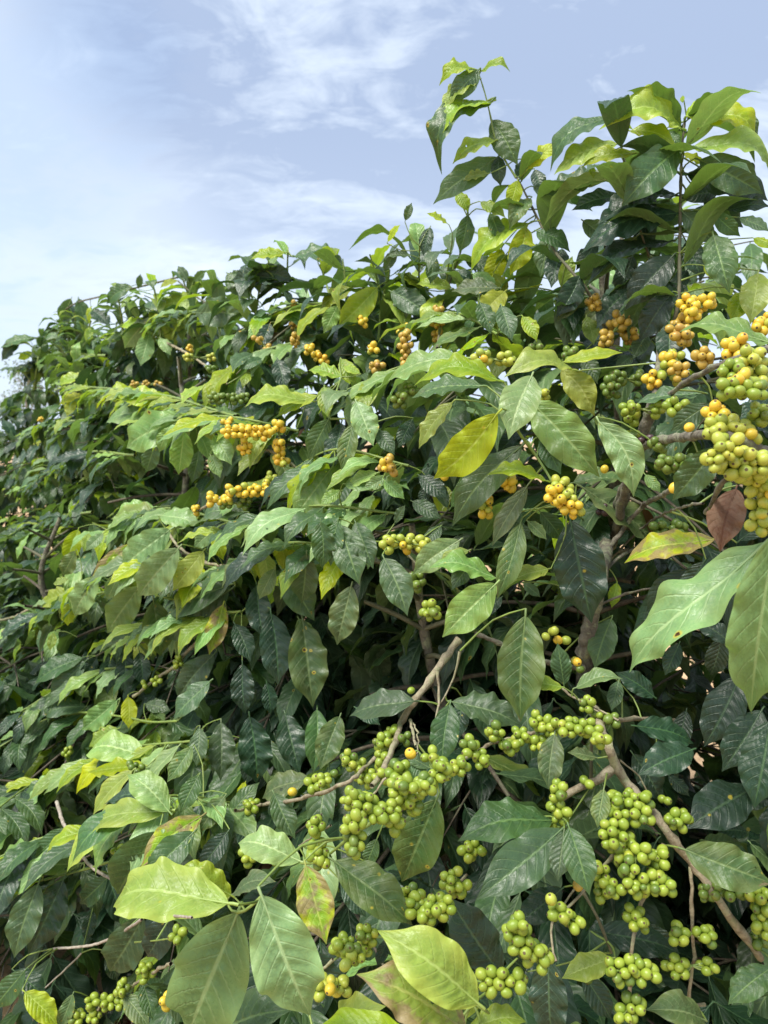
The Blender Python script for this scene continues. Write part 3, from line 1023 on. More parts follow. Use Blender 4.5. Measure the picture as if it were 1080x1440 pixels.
C 740 290 60 60 12 tan z=.02
C 828 205 40 80 10 tan z=.02
C 560 325 90 50 12 lime z=.0
C 610 370 70 60 14 deep z=.0
C 535 300 30 30 5 gold z=-.02
C 640 440 120 80 26 deep z=.05
C 1050 300 40 40 6 gold z=.0
C 1060 350 40 50 6 tan z=.0
C 1020 225 30 60 5 gold z=.0
C 680 265 40 50 7 tan z=.03
G middle 540 440 .5
B green 4 3 : -60,640 20,645 100,640,.02
L 0 470 58 524 56 light u=.2
L 30 590 60 540 60 mid
L 0 690 66 852 118 mid u=.1 z=-.04
L -130 586 -150 712 86 mid u=.1 z=-.04
L -80 590 -30 720 80 mid u=.1 z=-.04
L 80 300 40 380 60 dark z=.04
L -20 330 30 400 60 mid z=.02
L 160 600 110 660 60 mid z=.05
L -110 480 0 490 50 light u=.5
L -60 640 -160 620 50 lime u=.6
L 130 480 100 540 60 dark z=.06
C 62 648 140 50 21 lime z=-.03
C 12 430 40 70 9 tan z=.0
C 60 230 70 70 13 deep z=.0
C 170 460 24 24 1 gold
C 4 430 30 40 4 gold z=-.01
C 90 760 50 80 9 deep z=.03
C 130 840 60 60 9 green z=.0
G shade 0 340 .5
B dim 4 3 : 500,100,.1 300,150,.05 220,170 185,190
L 200 160 172 228 60 mid u=.2
L 222 160 245 245 70 mid u=.1
L 260 190 310 240 60 dark u=.3
L 370 125 300 175 56 mid u=.4 b=.1
L 340 130 310 118 30 lime u=.6
L 390 130 395 90 26 mid
L 530 110 500 68 50 mid
L 545 110 580 80 50 mid
L 640 110 680 80 60 mid u=.3
C 410 400 90 50 16 tan z=.1
G shade 0 0 1
B green 3 1.5 : 110,527,.12 108,477,.05 105,438
A .05 .99 .038 .10 .15
B green 3 1.5 : 175,503,.12 172,453,.05 165,414
A .05 .99 .038 .10 .15
B green 3 1.5 : 227,487,.12 223,437,.05 215,398
A .05 .99 .038 .10 .15
B green 3 1.5 : 274,475,.12 267,425,.05 255,386
A .05 .99 .038 .10 .15
B green 3 1.5 : 310,483,.12 307,433,.05 300,394
A .05 .99 .038 .10 .15
B green 3 1.5 : 363,479,.12 357,429,.05 345,390
A .05 .99 .038 .10 .15
G middle 0 0 1
B green 3 1.5 : 358,457,.12 365,407,.05 378,368
A .05 .99 .038 .10 .15
B green 3 1.5 : 404,437,.12 404,387,.05 405,348
A .05 .99 .038 .10 .15
B green 3 1.5 : 469,461,.12 462,411,.05 450,372
A .05 .99 .038 .10 .15
B green 3 1.5 : 488,453,.12 486,403,.05 482,364
A .05 .99 .038 .10 .15
B green 3 1.5 : 537,447,.12 531,397,.05 520,358
A .05 .99 .038 .10 .15
B green 3 1.5 : 532,478,.12 537,428,.05 548,380
A .05 .99 .038 .10 .15
B green 3 1.5 : 589,444,.12 589,394,.05 590,346
A .05 .99 .038 .10 .15
B green 3 1.5 : 625,436,.12 629,386,.05 636,338
A .05 .99 .038 .10 .15
B green 3 1.5 : 674,456,.12 673,406,.05 672,358
A .05 .99 .038 .10 .15
G fourth 0 0 1
B green 3 1.5 : 98,531,.12 97,481,.05 95,442
A .05 .99 .038 .10 .15
B green 3 1.5 : 108,541,.12 114,491,.05 128,452
A .05 .99 .038 .10 .15
B green 3 1.5 : 48,565,.12 52,515,.05 60,476
A .05 .99 .038 .10 .15
G middle 0 0 1
B green 3 1.5 : 420,606,.06 310,585,.0 205,590,-.02
S .045 .095 .135 pale
B green 3 1.5 : 560,722,.06 430,712,.0 320,745,-.02
S .045 .095 .135 pale
B green 3 1.5 : 575,655,.06 470,632,.0 395,672,-.02
S .045 .095 .135 pale
B green 3 1.5 : 640,505,.06 565,515,.0 488,548,-.02
S .045 .095 .135 pale
B green 3 1.5 : 480,425,.06 405,432,.0 335,468,-.02
S .045 .095 .135 pale
B green 3 1.5 : 500,770,.06 390,765,.0 300,805,-.02
S .045 .095 .135 pale
B green 3 1.5 : 700,470,.06 640,440,.0 575,455,-.02
S .045 .095 .135 pale
G pale 0 0 1
B green 3 1.5 : 330,735,.06 230,715,.0 150,745,-.02
S .045 .095 .135 pale
B green 3 1.5 : 310,800,.06 200,785,.0 80,842,-.02
S .045 .095 .135 pale
B green 3 1.5 : 340,860,.06 240,868,.0 165,905,-.02
S .045 .095 .135 pale
B green 3 1.5 : 205,935,.06 120,948,.0 30,1000,-.02
S .045 .095 .135 pale
B green 3 1.5 : 270,1042,.06 165,1055,.0 60,1095,-.02
S .045 .095 .135 pale
B green 3 1.5 : 330,1130,.06 230,1120,.0 140,1160,-.02
S .045 .095 .135 pale
B green 3 1.5 : 140,1172,.06 60,1178,.0 -20,1215,-.02
S .045 .095 .135 pale
G shade 0 0 1
B green 3 1.5 : 300,432,.06 225,448,.0 160,470,-.02
S .045 .095 .135 pale
B green 3 1.5 : 330,585,.06 210,552,.0 95,542,-.02
S .045 .095 .135 pale
B green 3 1.5 : 190,640,.06 110,640,.0 30,690,-.02
S .045 .095 .135 green
B green 3 1.5 : 420,480,.06 350,500,.0 290,540,-.02
S .045 .095 .135 pale
G fourth 0 0 1
B green 3 1.5 : 150,500,.06 80,500,.0 20,520,-.02
S .045 .095 .135 green
B green 3 1.5 : 120,590,.06 60,600,.0 0,640,-.02
S .045 .095 .135 green
B green 3 1.5 : 130,720,.06 60,730,.0 0,760,-.02
S .045 .095 .135 green
G corner 0 0 1
B green 3 1.5 : 160,830,.06 80,850,.0 0,900,-.02
S .045 .095 .135 green
B green 3 1.5 : 150,1000,.06 70,1010,.0 0,1050,-.02
S .045 .095 .135 green
B green 3 1.5 : 120,1080,.06 50,1100,.0 -20,1150,-.02
S .045 .095 .135 green
G near 0 0 1
C 865 465 50 50 13 tan z=-.0
C 930 520 50 56 13 gold z=-.01
C 960 470 40 40 9 tan z=-.01
C 860 545 40 50 8 deep z=.0
C 905 575 60 50 12 green z=-.01
C 940 640 60 60 14 deep z=.02
C 800 500 40 40 8 deep z=.02
G edge 0 0 1
C 985 432 44 40 10 gold z=-.02
C 1035 490 50 30 9 gold z=-.02
C 1060 520 50 50 12 lime z=-.02
C 1045 548 60 36 11 green z=-.03
C 1020 600 50 40 10 lime z=-.02
G front 0 0 1
C 645 1078 34 34 7 green z=-.01
C 732 1035 34 34 7 green z=-.01
C 585 1105 50 40 10 green z=-.03
C 520 1135 50 50 12 green z=-.03
C 610 1065 30 40 5 green z=-.01
C 455 1100 30 26 5 green z=-.02
C 870 1150 40 50 9 green z=-.01
C 895 1210 50 50 12 green z=-.01
C 860 1250 40 40 8 green z=-.01
C 925 1230 40 40 9 green z=-.01
C 775 1024 34 34 7 green z=-.01
C 560 1085 40 36 8 green z=-.02
G fifth 0 340 .5
B dim 3 2 : 200,290,.1 120,270 60,275 10,290
L 100 272 0 300 50 mid u=.6 b=.1
L 60 280 5 335 40 dark u=.5
L 200 262 110 272 50 mid u=.7 b=.1
L 90 310 50 330 50 lime u=.2
L 170 330 120 370 60 mid
C 115 500 50 24 9 gold z=-.05
"""
# parse
cur = None
jit = np.random.default_rng(3)
HB = []
for line in DATA.strip().splitlines():
    a = line.split()
    if a[0] == 'G':
        cur, ox, oy, sc = TREES[a[1]], float(a[2]), float(a[3]), float(a[4])
    elif a[0] == 'B':
        i = a.index(':')
        mat, r0, r1 = a[1], float(a[2]), float(a[3])
        pts, ds = [], []
        for s in a[i+1:]:
            q = [float(x) for x in s.split(',')]
            px, py = ox+q[0]*sc, oy+q[1]*sc
            d = float(D0(px, py))+.015+(q[2] if len(q) > 2 else 0)
            pts.append(P(px, py, d)); ds.append(d)
        n = max(6, int(sum(np.linalg.norm(np.diff(pts, axis=0), axis=1))/.012))
        path = smooth_path(pts, n)
        dd = np.interp(np.linspace(0, 1, n), np.linspace(0, 1, len(ds)), ds)
        rad = np.interp(np.linspace(0, 1, n), [0, 1], [r0, r1])*sc*(.74 if mat == 'bark' else .85 if mat == 'pale' else .62)*dd/FPX
        b = dict(path=path, rad=rad, mat=mat, hero=True, mb=MB(), tree=cur, leaves=[], name='shoot' if mat in ('green', 'dim') else ('dead_twig' if mat == 'dead' else 'branch'))
        cur['branches'].append(b)
    elif a[0] == 'A':                      # paired leaves all along the shoot just drawn, each pair turned a quarter
        f0, f1, stepm, L0, L1 = [float(x) for x in a[1:6]]
        path = cur['branches'][-1]['path']; m = len(path)
        ln = np.linalg.norm(np.diff(path, axis=0), axis=1).sum()
        az = jit.uniform(0, 6.28)
        for fr in np.arange(f0, f1, stepm/ln):
            p = path[int(fr*(m-1))]; tv = nrm(path[min(m-1, int(fr*(m-1))+1)]-path[max(0, int(fr*(m-1))-1)])
            if tv[2] < 0:
                tv = -tv
            e1 = nrm(np.cross(tv, [.2, 1, .1])); e2 = np.cross(tv, e1)
            for sg in (0, math.pi):
                an = az+sg+jit.uniform(-.25, .25)
                dv = e1*math.cos(an)+e2*math.sin(an)
                dv = nrm(dv+tv*jit.uniform(-.45, .35)*(1.6 if fr < .5 else .6)-np.array([0, 0, .35*(1-fr)]))
                L = jit.uniform(L0, L1)*(1 if fr < .85 else .7)
                bb = p+dv*L*.07
                cur['leaves'].append(dict(hero=True, base=bb, M=frame(bb, bb+dv, nrm(np.array([0, 0, 1.0])+dv*.4+jit.normal(0, .12, 3))), L=L,
                    kind=KINDS[jit.choice(4, p=[.26, .60, .10, .04] if fr < .75 else [.1, .55, .15, .2])], W=jit.uniform(.34, .43), bend=jit.uniform(.16, .32), wv=-.12, sw=jit.uniform(-.05, .05), seed=int(jit.integers(1e6)), px=100))
            az += 1.57
    elif a[0] == 'S':                      # a side branch's drooping spray: opposite pairs either side, palest at the tip
        stepm, L0, L1 = [float(x) for x in a[1:4]]
        path = cur['branches'][-1]['path']; m = len(path)
        ln = np.linalg.norm(np.diff(path, axis=0), axis=1).sum()
        for fr in np.append(np.arange(.08, .96, stepm/ln), 1.0):
            i = min(m-1, int(fr*(m-1))); tv = nrm(path[min(m-1, i+1)]-path[max(0, i-1)])
            sd = nrm(np.cross(tv, [0, 0, 1]))
            for sg in (-1, 1):
                dv = tv*jit.uniform(.35, .8)+sd*sg*jit.uniform(.5, .9)-np.array([0, 0, jit.uniform(.25, 1.1)*(1 if fr < .95 else .3)])
                dv = nrm(dv)
                L = jit.uniform(L0, L1)*(1 if fr < .9 else .8)
                bb = path[i]+dv*L*.07
                n = nrm(np.array([0, 0, 1.0])+nrm(np.r_[dv[:2], 0])*.5+nrm(CT-bb)*.45+jit.normal(0, .12, 3))
                pr = a[4] if len(a) > 4 else 'pale'
                pp = dict(pale=[.03, .20, .33, .36, .05, .03], green=[.30, .50, .14, .04, .0, .02])[pr]
                kd = ['dark', 'mid', 'light', 'lime', 'yellow', 'old'][jit.choice(6, p=pp)]
                cur['leaves'].append(dict(hero=True, base=bb, M=frame(bb, bb+dv, n), L=L, kind=kd, W=jit.uniform(.33, .43), bend=jit.uniform(.06, .2), sw=jit.uniform(-.06, .06), seed=int(jit.integers(1e6)), px=60))
    elif a[0] == 'L':
        bx, by, tx, ty, W = [float(x) for x in a[1:6]]
        kind = a[6]
        o = dict(u=.3, b=.07, z=0.0, dd=0.0, sw=0.0, wv=0.0)
        for s in a[7:]:
            kk, vv = s.split('='); o[kk] = float(vv)
        z = o['z']+{'dark': .03, 'mid': .01, 'old': .01}.get(kind, 0)+jit.uniform(-.006, .006)
        p0, p1 = (ox+bx*sc, oy+by*sc), (ox+tx*sc, oy+ty*sc)
        pm = ((p0[0]+p1[0])/2, (p0[1]+p1[1])/2)
        dm = float(D0(*pm))
        li = math.hypot(p1[0]-p0[0], p1[1]-p0[1])*dm/FPX
        df = np.clip((float(D0(*p1))-float(D0(*p0)))*.4-.02*jit.random()+o['dd'], -.4*li, .4*li)
        d0 = dm-df/2+z; d1 = dm+df/2+z
        B0, B1 = P(*p0, d0), P(*p1, d1)
        toc = nrm(CT-(B0+B1)/2)
        u = o['u']+jit.uniform(-.04, .04)
        side = nrm(np.cross(B1-B0, toc))
        n = nrm((1-abs(u))*toc+u*np.array([0, 0, 1.0])+side*jit.uniform(-.14, .14))
        M = frame(B0, B1, n)
        for tries in range(12):
            if abs(M[:, 2].dot(toc)) > .46:
                break
            u *= .86
            n = nrm((1-abs(u))*toc+u*np.array([0, 0, 1.0])+side*jit.uniform(-.1, .1))
            M = frame(B0, B1, n)
        L = float(np.linalg.norm(B1-B0))
        vis = max(.5, abs(M[:, 2].dot(toc)))
        Wm = min(W*sc*d0/FPX/max(vis, .62)*(.98+.3*max(0, o['u']-.45)), .50*L)
        Wm = max(Wm, .3*li)
        cur['leaves'].append(dict(hero=True, base=B0, M=M, L=L, kind=kind, W=Wm/L, bend=o['b'], wv=o['wv'], sw=o['sw'], seed=int(jit.integers(1e6)), px=max(L, .01)*FPX/d0))
    elif a[0] == 'C':
        x, y, w, h = [float(q) for q in a[1:5]]
        n, kind = int(a[5]), a[6]
        if n > 5:
            n = int(round(n*1.12))
        z = float(a[7].split('=')[1]) if len(a) > 7 else 0.0
        px, py = ox+x*sc, oy+y*sc
        d = float(D0(px, py))+z
        cur['clusters'].append(dict(c=P(px, py, d), w=w*sc*d/FPX, h=h*sc*d/FPX, n=n, kind=kind, d=d))

# ---- the rest of every tree grows by rule: stem, paired side branches, paired leaves
VAR = []
for s in range(12):
    g = np.random.default_rng(100+s)
    VAR.append(dict(W=g.uniform(.30, .41), bend=g.uniform(.06, .24), fold=g.uniform(.1, .6), wave=g.uniform(.12, .34), seed=200+s, sweep=g.uniform(-.06, .06), twist=g.uniform(-.5, .5), droop=g.uniform(0, .5)))
VLO = [leaf_geo(nu=9, nv=4, quilt=.0, petiole=.0, **v) for v in VAR]
VHI = [leaf_geo(nu=34, nv=8, **v) for v in VAR]

for key, T in TREES.items():
    g = np.random.default_rng(T['seed'])
    H, base = T['H'], T['loc']
    wob = g.uniform(-.04, .04, (7, 2))
    zs = np.linspace(0, H, 7)
    stem = np.stack([base[0]+wob[:, 0]*np.linspace(0, 1, 7)*1.5, base[1]+wob[:, 1], zs], 1)
    stem[0, :2] = base[:2]
    path = smooth_path(stem, 40)
    px, py, d = project(path)
    hid = py < np.interp(px, SKX, SKY)+40
    if hid.any():
        path = smooth_path(path[:max(8, int(np.argmax(hid)))], 40)
        H = path[-1, 2]
    T['stem'] = path
    T['trunk_mb'] = MB()
    rad = np.interp(np.linspace(0, 1, 40), [0, .05, 1], [.034, .026, .006])
    v, f = tube(path, rad, 9, .25); T['trunk_mb'].add(v, f)
    up = T['low']; az = g.uniform(0, 6.28)
    while up < H-.03:
        c = np.array([np.interp(up, path[:, 2], path[:, i]) for i in range(3)])
        q = up/H
        Rr = T['spread']*(.55+.45*math.sin(math.pi*min(1, q*1.1)**.7))*(1 if q < .75 else 1-(q-.75)*2.3)
        for s in (0, math.pi):
            ln = max(.12, Rr*g.uniform(.75, 1.12))
            a = az+s+g.uniform(-.3, .3)
            tilt = g.uniform(.05, .45)+(.25 if q > .8 else 0)
            kdrop = g.uniform(.25, .75)/max(.4, T['spread'])
            m = max(6, int(ln/.05))
            st = np.linspace(0, ln, m)
            side = np.cumsum(g.normal(0, .004, m))
            hx = st*math.cos(math.atan(tilt))
            pts = np.stack([c[0]+hx*math.cos(a)-side*math.sin(a), c[1]+hx*math.sin(a)+side*math.cos(a), c[2]+st*tilt-kdrop*st**2], 1)
            pts[:, 2] = np.maximum(pts[:, 2], .06)
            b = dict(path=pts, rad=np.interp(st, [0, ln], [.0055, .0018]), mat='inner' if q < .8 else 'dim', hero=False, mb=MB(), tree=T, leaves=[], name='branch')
            T['branches'].append(b)
            sub = [(pts, 1.0)]; drp = g.uniform(.3, 1.5)
            for i in range(2, m-1):
                if g.random() < .55:
                    a2 = a+(1 if g.random() < .5 else -1)*g.uniform(.5, 1.1); l2 = g.uniform(.14, .36)
                    m2 = max(4, int(l2/.05)); s2 = np.linspace(0, l2, m2)
                    q2 = pts[i]+np.stack([s2*math.cos(a2), s2*math.sin(a2), s2*g.uniform(-.5, .35)-.6*s2**2], 1)
                    sub.append((q2, .6))
            for pts2, sc2 in sub:
              m2 = len(pts2)
              tang = np.gradient(pts2, axis=0)
              if sc2 < 1:
                  b['sub'] = b.get('sub', [])+[pts2]
              for i in range(1, m2):
                fr = i/(m2-1)
                if fr < .2 and g.random() < .6:
                    continue
                if g.random() > T['dens']*.96:
                    continue
                tv = nrm(tang[i]); sd = nrm(np.cross(tv, [0, 0, 1]))
                for sg in (-1, 1):
                    last = i == m2-1
                    an = g.uniform(.25, .6) if last else g.uniform(.7, 1.25)
                    dv = tv*math.cos(an)+sd*sg*math.sin(an)
                    dv = nrm(dv+np.array([0, 0, -(drp+g.uniform(-.2, .3)) if not last else -g.uniform(-.5, .5)]))
                    n = nrm(np.array([0, 0, 1.0])+g.normal(0, .17, 3)+nrm(np.r_[dv[:2], 0])*.45)
                    L = g.uniform(.115, .18)*(.8 if last else 1)*(.85 if fr > .9 else 1)
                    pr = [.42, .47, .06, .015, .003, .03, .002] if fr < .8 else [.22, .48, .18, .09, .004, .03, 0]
                    if last:
                        pr = [.06, .34, .34, .22, .01, .03, 0]
                    kind = AUTO_KINDS[g.choice(7, p=np.array(pr)/sum(pr))]
                    bb = pts2[i]+dv*.01
                    T['leaves'].append(dict(hero=False, base=bb, M=frame(bb, bb+dv, n), L=L, kind=kind, var=int(g.integers(12)), br=b, px=0))
        az += 1.57+g.uniform(-.35, .35); up += g.uniform(.042, .066)

# keep the by-rule leaves behind the leaves placed by hand and below the crown line
for key, T in TREES.items():
    keep = []
    for lf in T['leaves']:
        if lf['hero']:
            keep.append(lf); continue
        V = VLO[lf['var']][0]*lf['L'] @ lf['M'].T + lf['base']
        px, py, d = project(V)
        if d.min() < .45:
            continue
        lim = D0(px[::5], py[::5])
        near = lim < 2.4
        inside = (px[::5] > -70) & (px[::5] < 1150) & (py[::5] < 1510)
        if np.any((d[::5] < lim+np.where(near, .07, -.25)+pocket(px[::5], py[::5])) & inside):
            continue
        if np.any(py < np.interp(px, SKX, SKY)-12) or np.mean(py < np.interp(px, SKX, SKY)) > .3:
            continue
        if V[:, 2].min() < .02:
            continue
        lf['px'] = lf['L']*FPX/d.mean()
        lf['pts'] = V
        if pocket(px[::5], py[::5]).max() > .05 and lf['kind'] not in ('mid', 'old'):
            lf['kind'] = 'dark'  # brighter leaves recoloured dark, so the pocket's shade is partly in their colour
        keep.append(lf)
    T['leaves'] = keep
    for b in T['branches']:
        if b['hero']:
            continue
        px, py, d = project(b['path'])
        bad = (d < D0(px, py)+.03+pocket(px, py)*1.3) | (py < np.interp(px, SKX, SKY)+4)
        bad &= (px > -100) & (px < 1180)
        k2 = np.argmax(bad) if bad.any() else len(bad)
        b['cut'] = k2

# ---- which leaves show largest: a coarse depth buffer over the picture
W2, H2 = 270, 360
allL = [lf for T in TREES.values() for lf in T['leaves']]
ids, X, Y, Dp = [], [], [], []
for i, lf in enumerate(allL):
    if lf['hero']:
        V, F, uv = leaf_geo(1, lf['W'], lf['bend'], .25, .1, 0, lf['seed'], 16, 7, lf['sw'], petiole=0)
        V = V*lf['L'] @ lf['M'].T + lf['base']
    else:
        V = lf['pts']
    px, py, d = project(V)
    ids.append(np.full(len(V), i)); X.append(px); Y.append(py); Dp.append(d)
ids = np.concatenate(ids); X = np.concatenate(X)/4; Y = np.concatenate(Y)/4; Dp = np.concatenate(Dp)
zb = np.full(W2*H2, 1e9)
offs = [(i, j) for i in (-1, 0, 1) for j in (-1, 0, 1)]
xi, yi = np.floor(X).astype(int), np.floor(Y).astype(int)
for pas in (0, 1):
    own = np.full(W2*H2, -1)
    for i, j in offs:
        x2, y2 = xi+i, yi+j
        ok = (x2 >= 0) & (x2 < W2) & (y2 >= 0) & (y2 < H2)
        q = y2[ok]*W2+x2[ok]
        if pas == 0:
            np.minimum.at(zb, q, Dp[ok])
    if pas == 1:
        for i, j in offs:
            x2, y2 = xi+i, yi+j
            ok = (x2 >= 0) & (x2 < W2) & (y2 >= 0) & (y2 < H2)
            q = y2[ok]*W2+x2[ok]
            hit = Dp[ok] <= zb[q]+1e-9
            own[q[hit]] = ids[ok][hit]
cnt = np.bincount(own[own >= 0], minlength=len(allL))
for lf, c in zip(allL, cnt):
    lf['vis'] = int(c)

# ---- build
LABELS = {'brown': 'reddish-brown dead leaf', 'scorched': 'leaf with brown scorched patches', 'yellow': 'yellowing spotted leaf'}
VARME = {}
def var_mesh(i, kind):
    if (i, kind) not in VARME:
        mb = MB(); v, f, uv = VHI[i]; mb.add(v, f, 0, uv)
        VARME[i, kind] = mb.mesh('leaf', [LM[kind]])
    return VARME[i, kind]

def berry_geo(nu=12, nv=9):
    th = np.linspace(0, np.pi, nv+1); ph = np.arange(nu)*2*np.pi/nu
    V = []
    for t in th:
        r = math.sin(t); z = math.cos(t)*1.12
        if t > 2.9:
            z += .06
        V += [(r*math.cos(p), r*math.sin(p), -z) for p in ph]
    V = np.array(V)
    i, j = np.meshgrid(np.arange(nv), np.arange(nu), indexing='ij')
    F = np.stack([i*nu+j, i*nu+(j+1) % nu, (i+1)*nu+(j+1) % nu, (i+1)*nu+j], -1).reshape(-1, 4)
    mi = np.zeros(len(F), int); mi[-nu:] = 1
    # small ring-shaped flower scar on the free end
    rr = .24
    V2 = np.array([(rr*math.cos(p), rr*math.sin(p), 1.105) for p in ph]+[(rr*.55*math.cos(p), rr*.55*math.sin(p), 1.135) for p in ph]+[(0.001*math.cos(p), .001*math.sin(p), 1.115) for p in ph])
    i, j = np.meshgrid(np.arange(2), np.arange(nu), indexing='ij')
    F2 = np.stack([i*nu+j, i*nu+(j+1) % nu, (i+1)*nu+(j+1) % nu, (i+1)*nu+j], -1).reshape(-1, 4)+len(V)
    mi[-nu:] = 0
    return np.vstack([V, V2]), np.vstack([F, F2]), np.r_[mi, np.ones(len(F2), int)]
BV, BF, BMI = berry_geo()
BV2, BF2, BMI2 = berry_geo(10, 7)
BERRY = {}
for kd in CHM:
    mb = MB(); mb.add(BV, BF, BMI); BERRY[kd] = mb.mesh('cherry', [CHM[kd], SCAR])

def rot_to(z, spin):
    z = nrm(z); a = nrm(np.cross(z, [.3, .8, .5])); b = np.cross(z, a)
    x = a*math.cos(spin)+b*math.sin(spin); y = np.cross(z, x)
    return np.stack([x, y, z], 1)

def to_quat(M):
    return Matrix([list(map(float, r)) for r in M]).to_quaternion()

for key, T in TREES.items():
    loc = T['loc']; root = T['o']
    g = np.random.default_rng(T['seed']+500)
    hero_b = [b for b in T['branches'] if b['hero']]
    auto_b = [b for b in T['branches'] if not b['hero']]
    hp = [(b, i, p) for b in hero_b for i, p in enumerate(b['path'])]
    hp += [(b, i, p) for b in auto_b for i, p in enumerate(b['path'][:max(3, b['cut'])])]
    hpp = np.array([x[2] for x in hp])
    # pick leaves that become objects of their own
    her = [lf for lf in T['leaves'] if lf['hero']]
    aut = sorted([lf for lf in T['leaves'] if not lf['hero']], key=lambda l: -l['vis'])
    nsel = max(0, 100-len(her))
    sel = [lf for lf in aut[:nsel] if lf['vis'] > 3]
    selid = {id(l) for l in sel}
    rest = [lf for lf in aut if id(lf) not in selid]
    keep_h = {id(l) for l in sorted(her, key=lambda l: -l['vis'])[:120] if l['vis'] > 1}
    T['count'] = (len(keep_h), len(sel), len(her), len(T['clusters']), len(T['branches']))
    # hand-placed leaves hang on the closest branch by a short green stalk
    for lf in her:
        start = lf['base']-lf['M'][:, 0]*lf['L']*.07-lf['M'][:, 2]*lf['L']*.024
        if len(hpp):
            dist = np.linalg.norm(hpp-start, axis=1); k2 = int(dist.argmin())
            b, i, p = hp[k2]
            lf['br'] = b
            if dist[k2] < .13:
                midp = (start+p)/2-lf['M'][:, 0]*dist[k2]*.12
                v, f = tube(smooth_path([p, midp, start], 5), np.linspace(.0016, .0011, 5)*(.7+.3*lf['L']/.12), 5)
                b['mb'].add(v, f, 1)
        else:
            lf['br'] = auto_b[0]
    # branches
    for b in T['branches']:
        path, rad = b['path'], b['rad']
        if not b['hero']:
            need = any(l.get('br') is b for l in sel)
            n = b['cut']
            if n < 3:
                n = min(3, len(path))
            path, rad = path[:n], rad[:n]
            path = smooth_path(path, max(4, n*2)); rad = np.interp(np.linspace(0, 1, len(path)), np.linspace(0, 1, n), rad)
        else:
            s = np.arange(len(path))
            node = (s % 4 == 0)*(.05 if b['mat'] == 'dead' else .28 if b['mat'] != 'bark' or rad[0] < .006 else .0)
            rad = rad*(1+node)
            if b['mat'] in ('bark', 'pale', 'dead'):
                path = path+g.normal(0, .0008 if b['mat'] != 'dead' else .0003, path.shape)
        org = path[0]
        v, f = tube(path, rad, 8 if b['hero'] else 5, .18 if b['mat'] in ('bark', 'pale') else .06)
        b['mb'].add(v, f, 0)
        for q2 in b.get('sub', []):
            px, py, d = project(q2)
            if np.linalg.norm(path-q2[0], axis=1).min() < .04 and np.all(py > np.interp(px, SKX, SKY)+6) and np.all((d > D0(px, py)+.04+pocket(px, py)*1.3) | (px < -100) | (px > 1180)):
                v, f = tube(q2, np.linspace(.003, .0014, len(q2)), 5)
                b['mb'].add(v, f, 0)
        me = b['mb'].mesh(b['name'], [BM[b['mat']], BM['green']], org)
        bo = link(b['name'], me, org, root, loc)
        b['o'], b['org'] = bo, org
        if b['mat'] == 'dead':
            bo['label'] = 'bare pale dead twig'
    v, f = T['trunk_mb'].v, T['trunk_mb'].f
    link('trunk', T['trunk_mb'].mesh('trunk', [BM['bark']], loc), loc, root, loc)
    fmb = MB()
    for lf in her+sel:
        if lf['hero']:
            big = lf['px'] > 70
            V, F, uv = leaf_geo(lf['L'], lf['W']*lf['L'], lf['bend'], g.uniform(.12, .42), g.uniform(.14, .36)+lf.get('wv', 0), .030, lf['seed'], 52 if big else 36, 12 if big else 8, lf['sw']+g.uniform(-.03, .03), g.uniform(-.35, .35), g.uniform(0, .5))
            if id(lf) not in keep_h:
                fmb.add(V @ lf['M'].T+lf['base'], F, KINDS.index(lf['kind']), uv, g.random())
                continue
            mb = MB(); mb.add(V, F, 0, uv); me = mb.mesh('leaf', [LM[lf['kind']]])
        else:
            me = var_mesh(lf['var'], lf['kind'])
        lo = link('leaf', me, lf['base'], lf['br']['o'], lf['br']['org'])
        lo.rotation_mode = 'QUATERNION'; lo.rotation_quaternion = to_quat(lf['M'])
        if not lf['hero']:
            lo.scale = (lf['L'],)*3
        if lf['kind'] in LABELS:
            lo['label'] = LABELS[lf['kind']]
    if rest:
        mb = fmb
        for lf in rest:
            hi = lf['vis'] > 2 and lf['px'] > 22
            V, F, uv = (VHI if hi else VLO)[lf['var']]
            mb.add(V*lf['L'] @ lf['M'].T+lf['base'], F, KINDS.index(lf['kind']), uv, g.random())
        fo = link('foliage', mb.mesh('foliage', [LM[x] for x in KINDS], loc), loc, root, loc)
        fo['kind'] = 'stuff'
    # cherries
    budget = 110
    for c in sorted(T['clusters'], key=lambda c: c['d']):
        n = c['n']
        r0 = .0054 if c['d'] < 1.0 else .0060
        if c['kind'] in ('gold', 'lime', 'tan'):
            r0 *= 1.04
        ex = CR[:, 0]*max(.2*r0, c['w']/2-r0); ey = CR[:, 1]*max(.2*r0, c['h']/2-r0)
        dep = max(min(c['w'], c['h'])/2-r0, .6*r0) if n > 1 else 0
        ez = CR[:, 2]*dep
        E = np.stack([ex, ey, ez], 1)
        Ei = np.linalg.inv(E+np.eye(3)*1e-9) if n > 1 else None
        q = g.normal(0, 1, (n, 3)); q /= np.linalg.norm(q, axis=1)[:, None]; q *= g.random((n, 1))**(1/3)
        kk = max(1, int(round(n/7))) if max(c['w'], c['h']) > 5.0*r0 else 1
        axis = (ex if c['w'] > c['h'] else ey) if abs(c['w']-c['h']) > .15*c['w'] else (ex+ey*g.choice([-1, 1]))*.75
        sub_c = [c['c']+axis*(0 if kk == 1 else -.8+1.6*i/(kk-1)) for i in range(kk)]
        home = np.array([sub_c[i % kk] for i in range(n)])
        pts = home+q @ E.T*(1 if kk == 1 else .45)
        rs = r0*np.where(g.random(n) < .12, g.uniform(.6, .8, n), g.uniform(.86, 1.12, n))
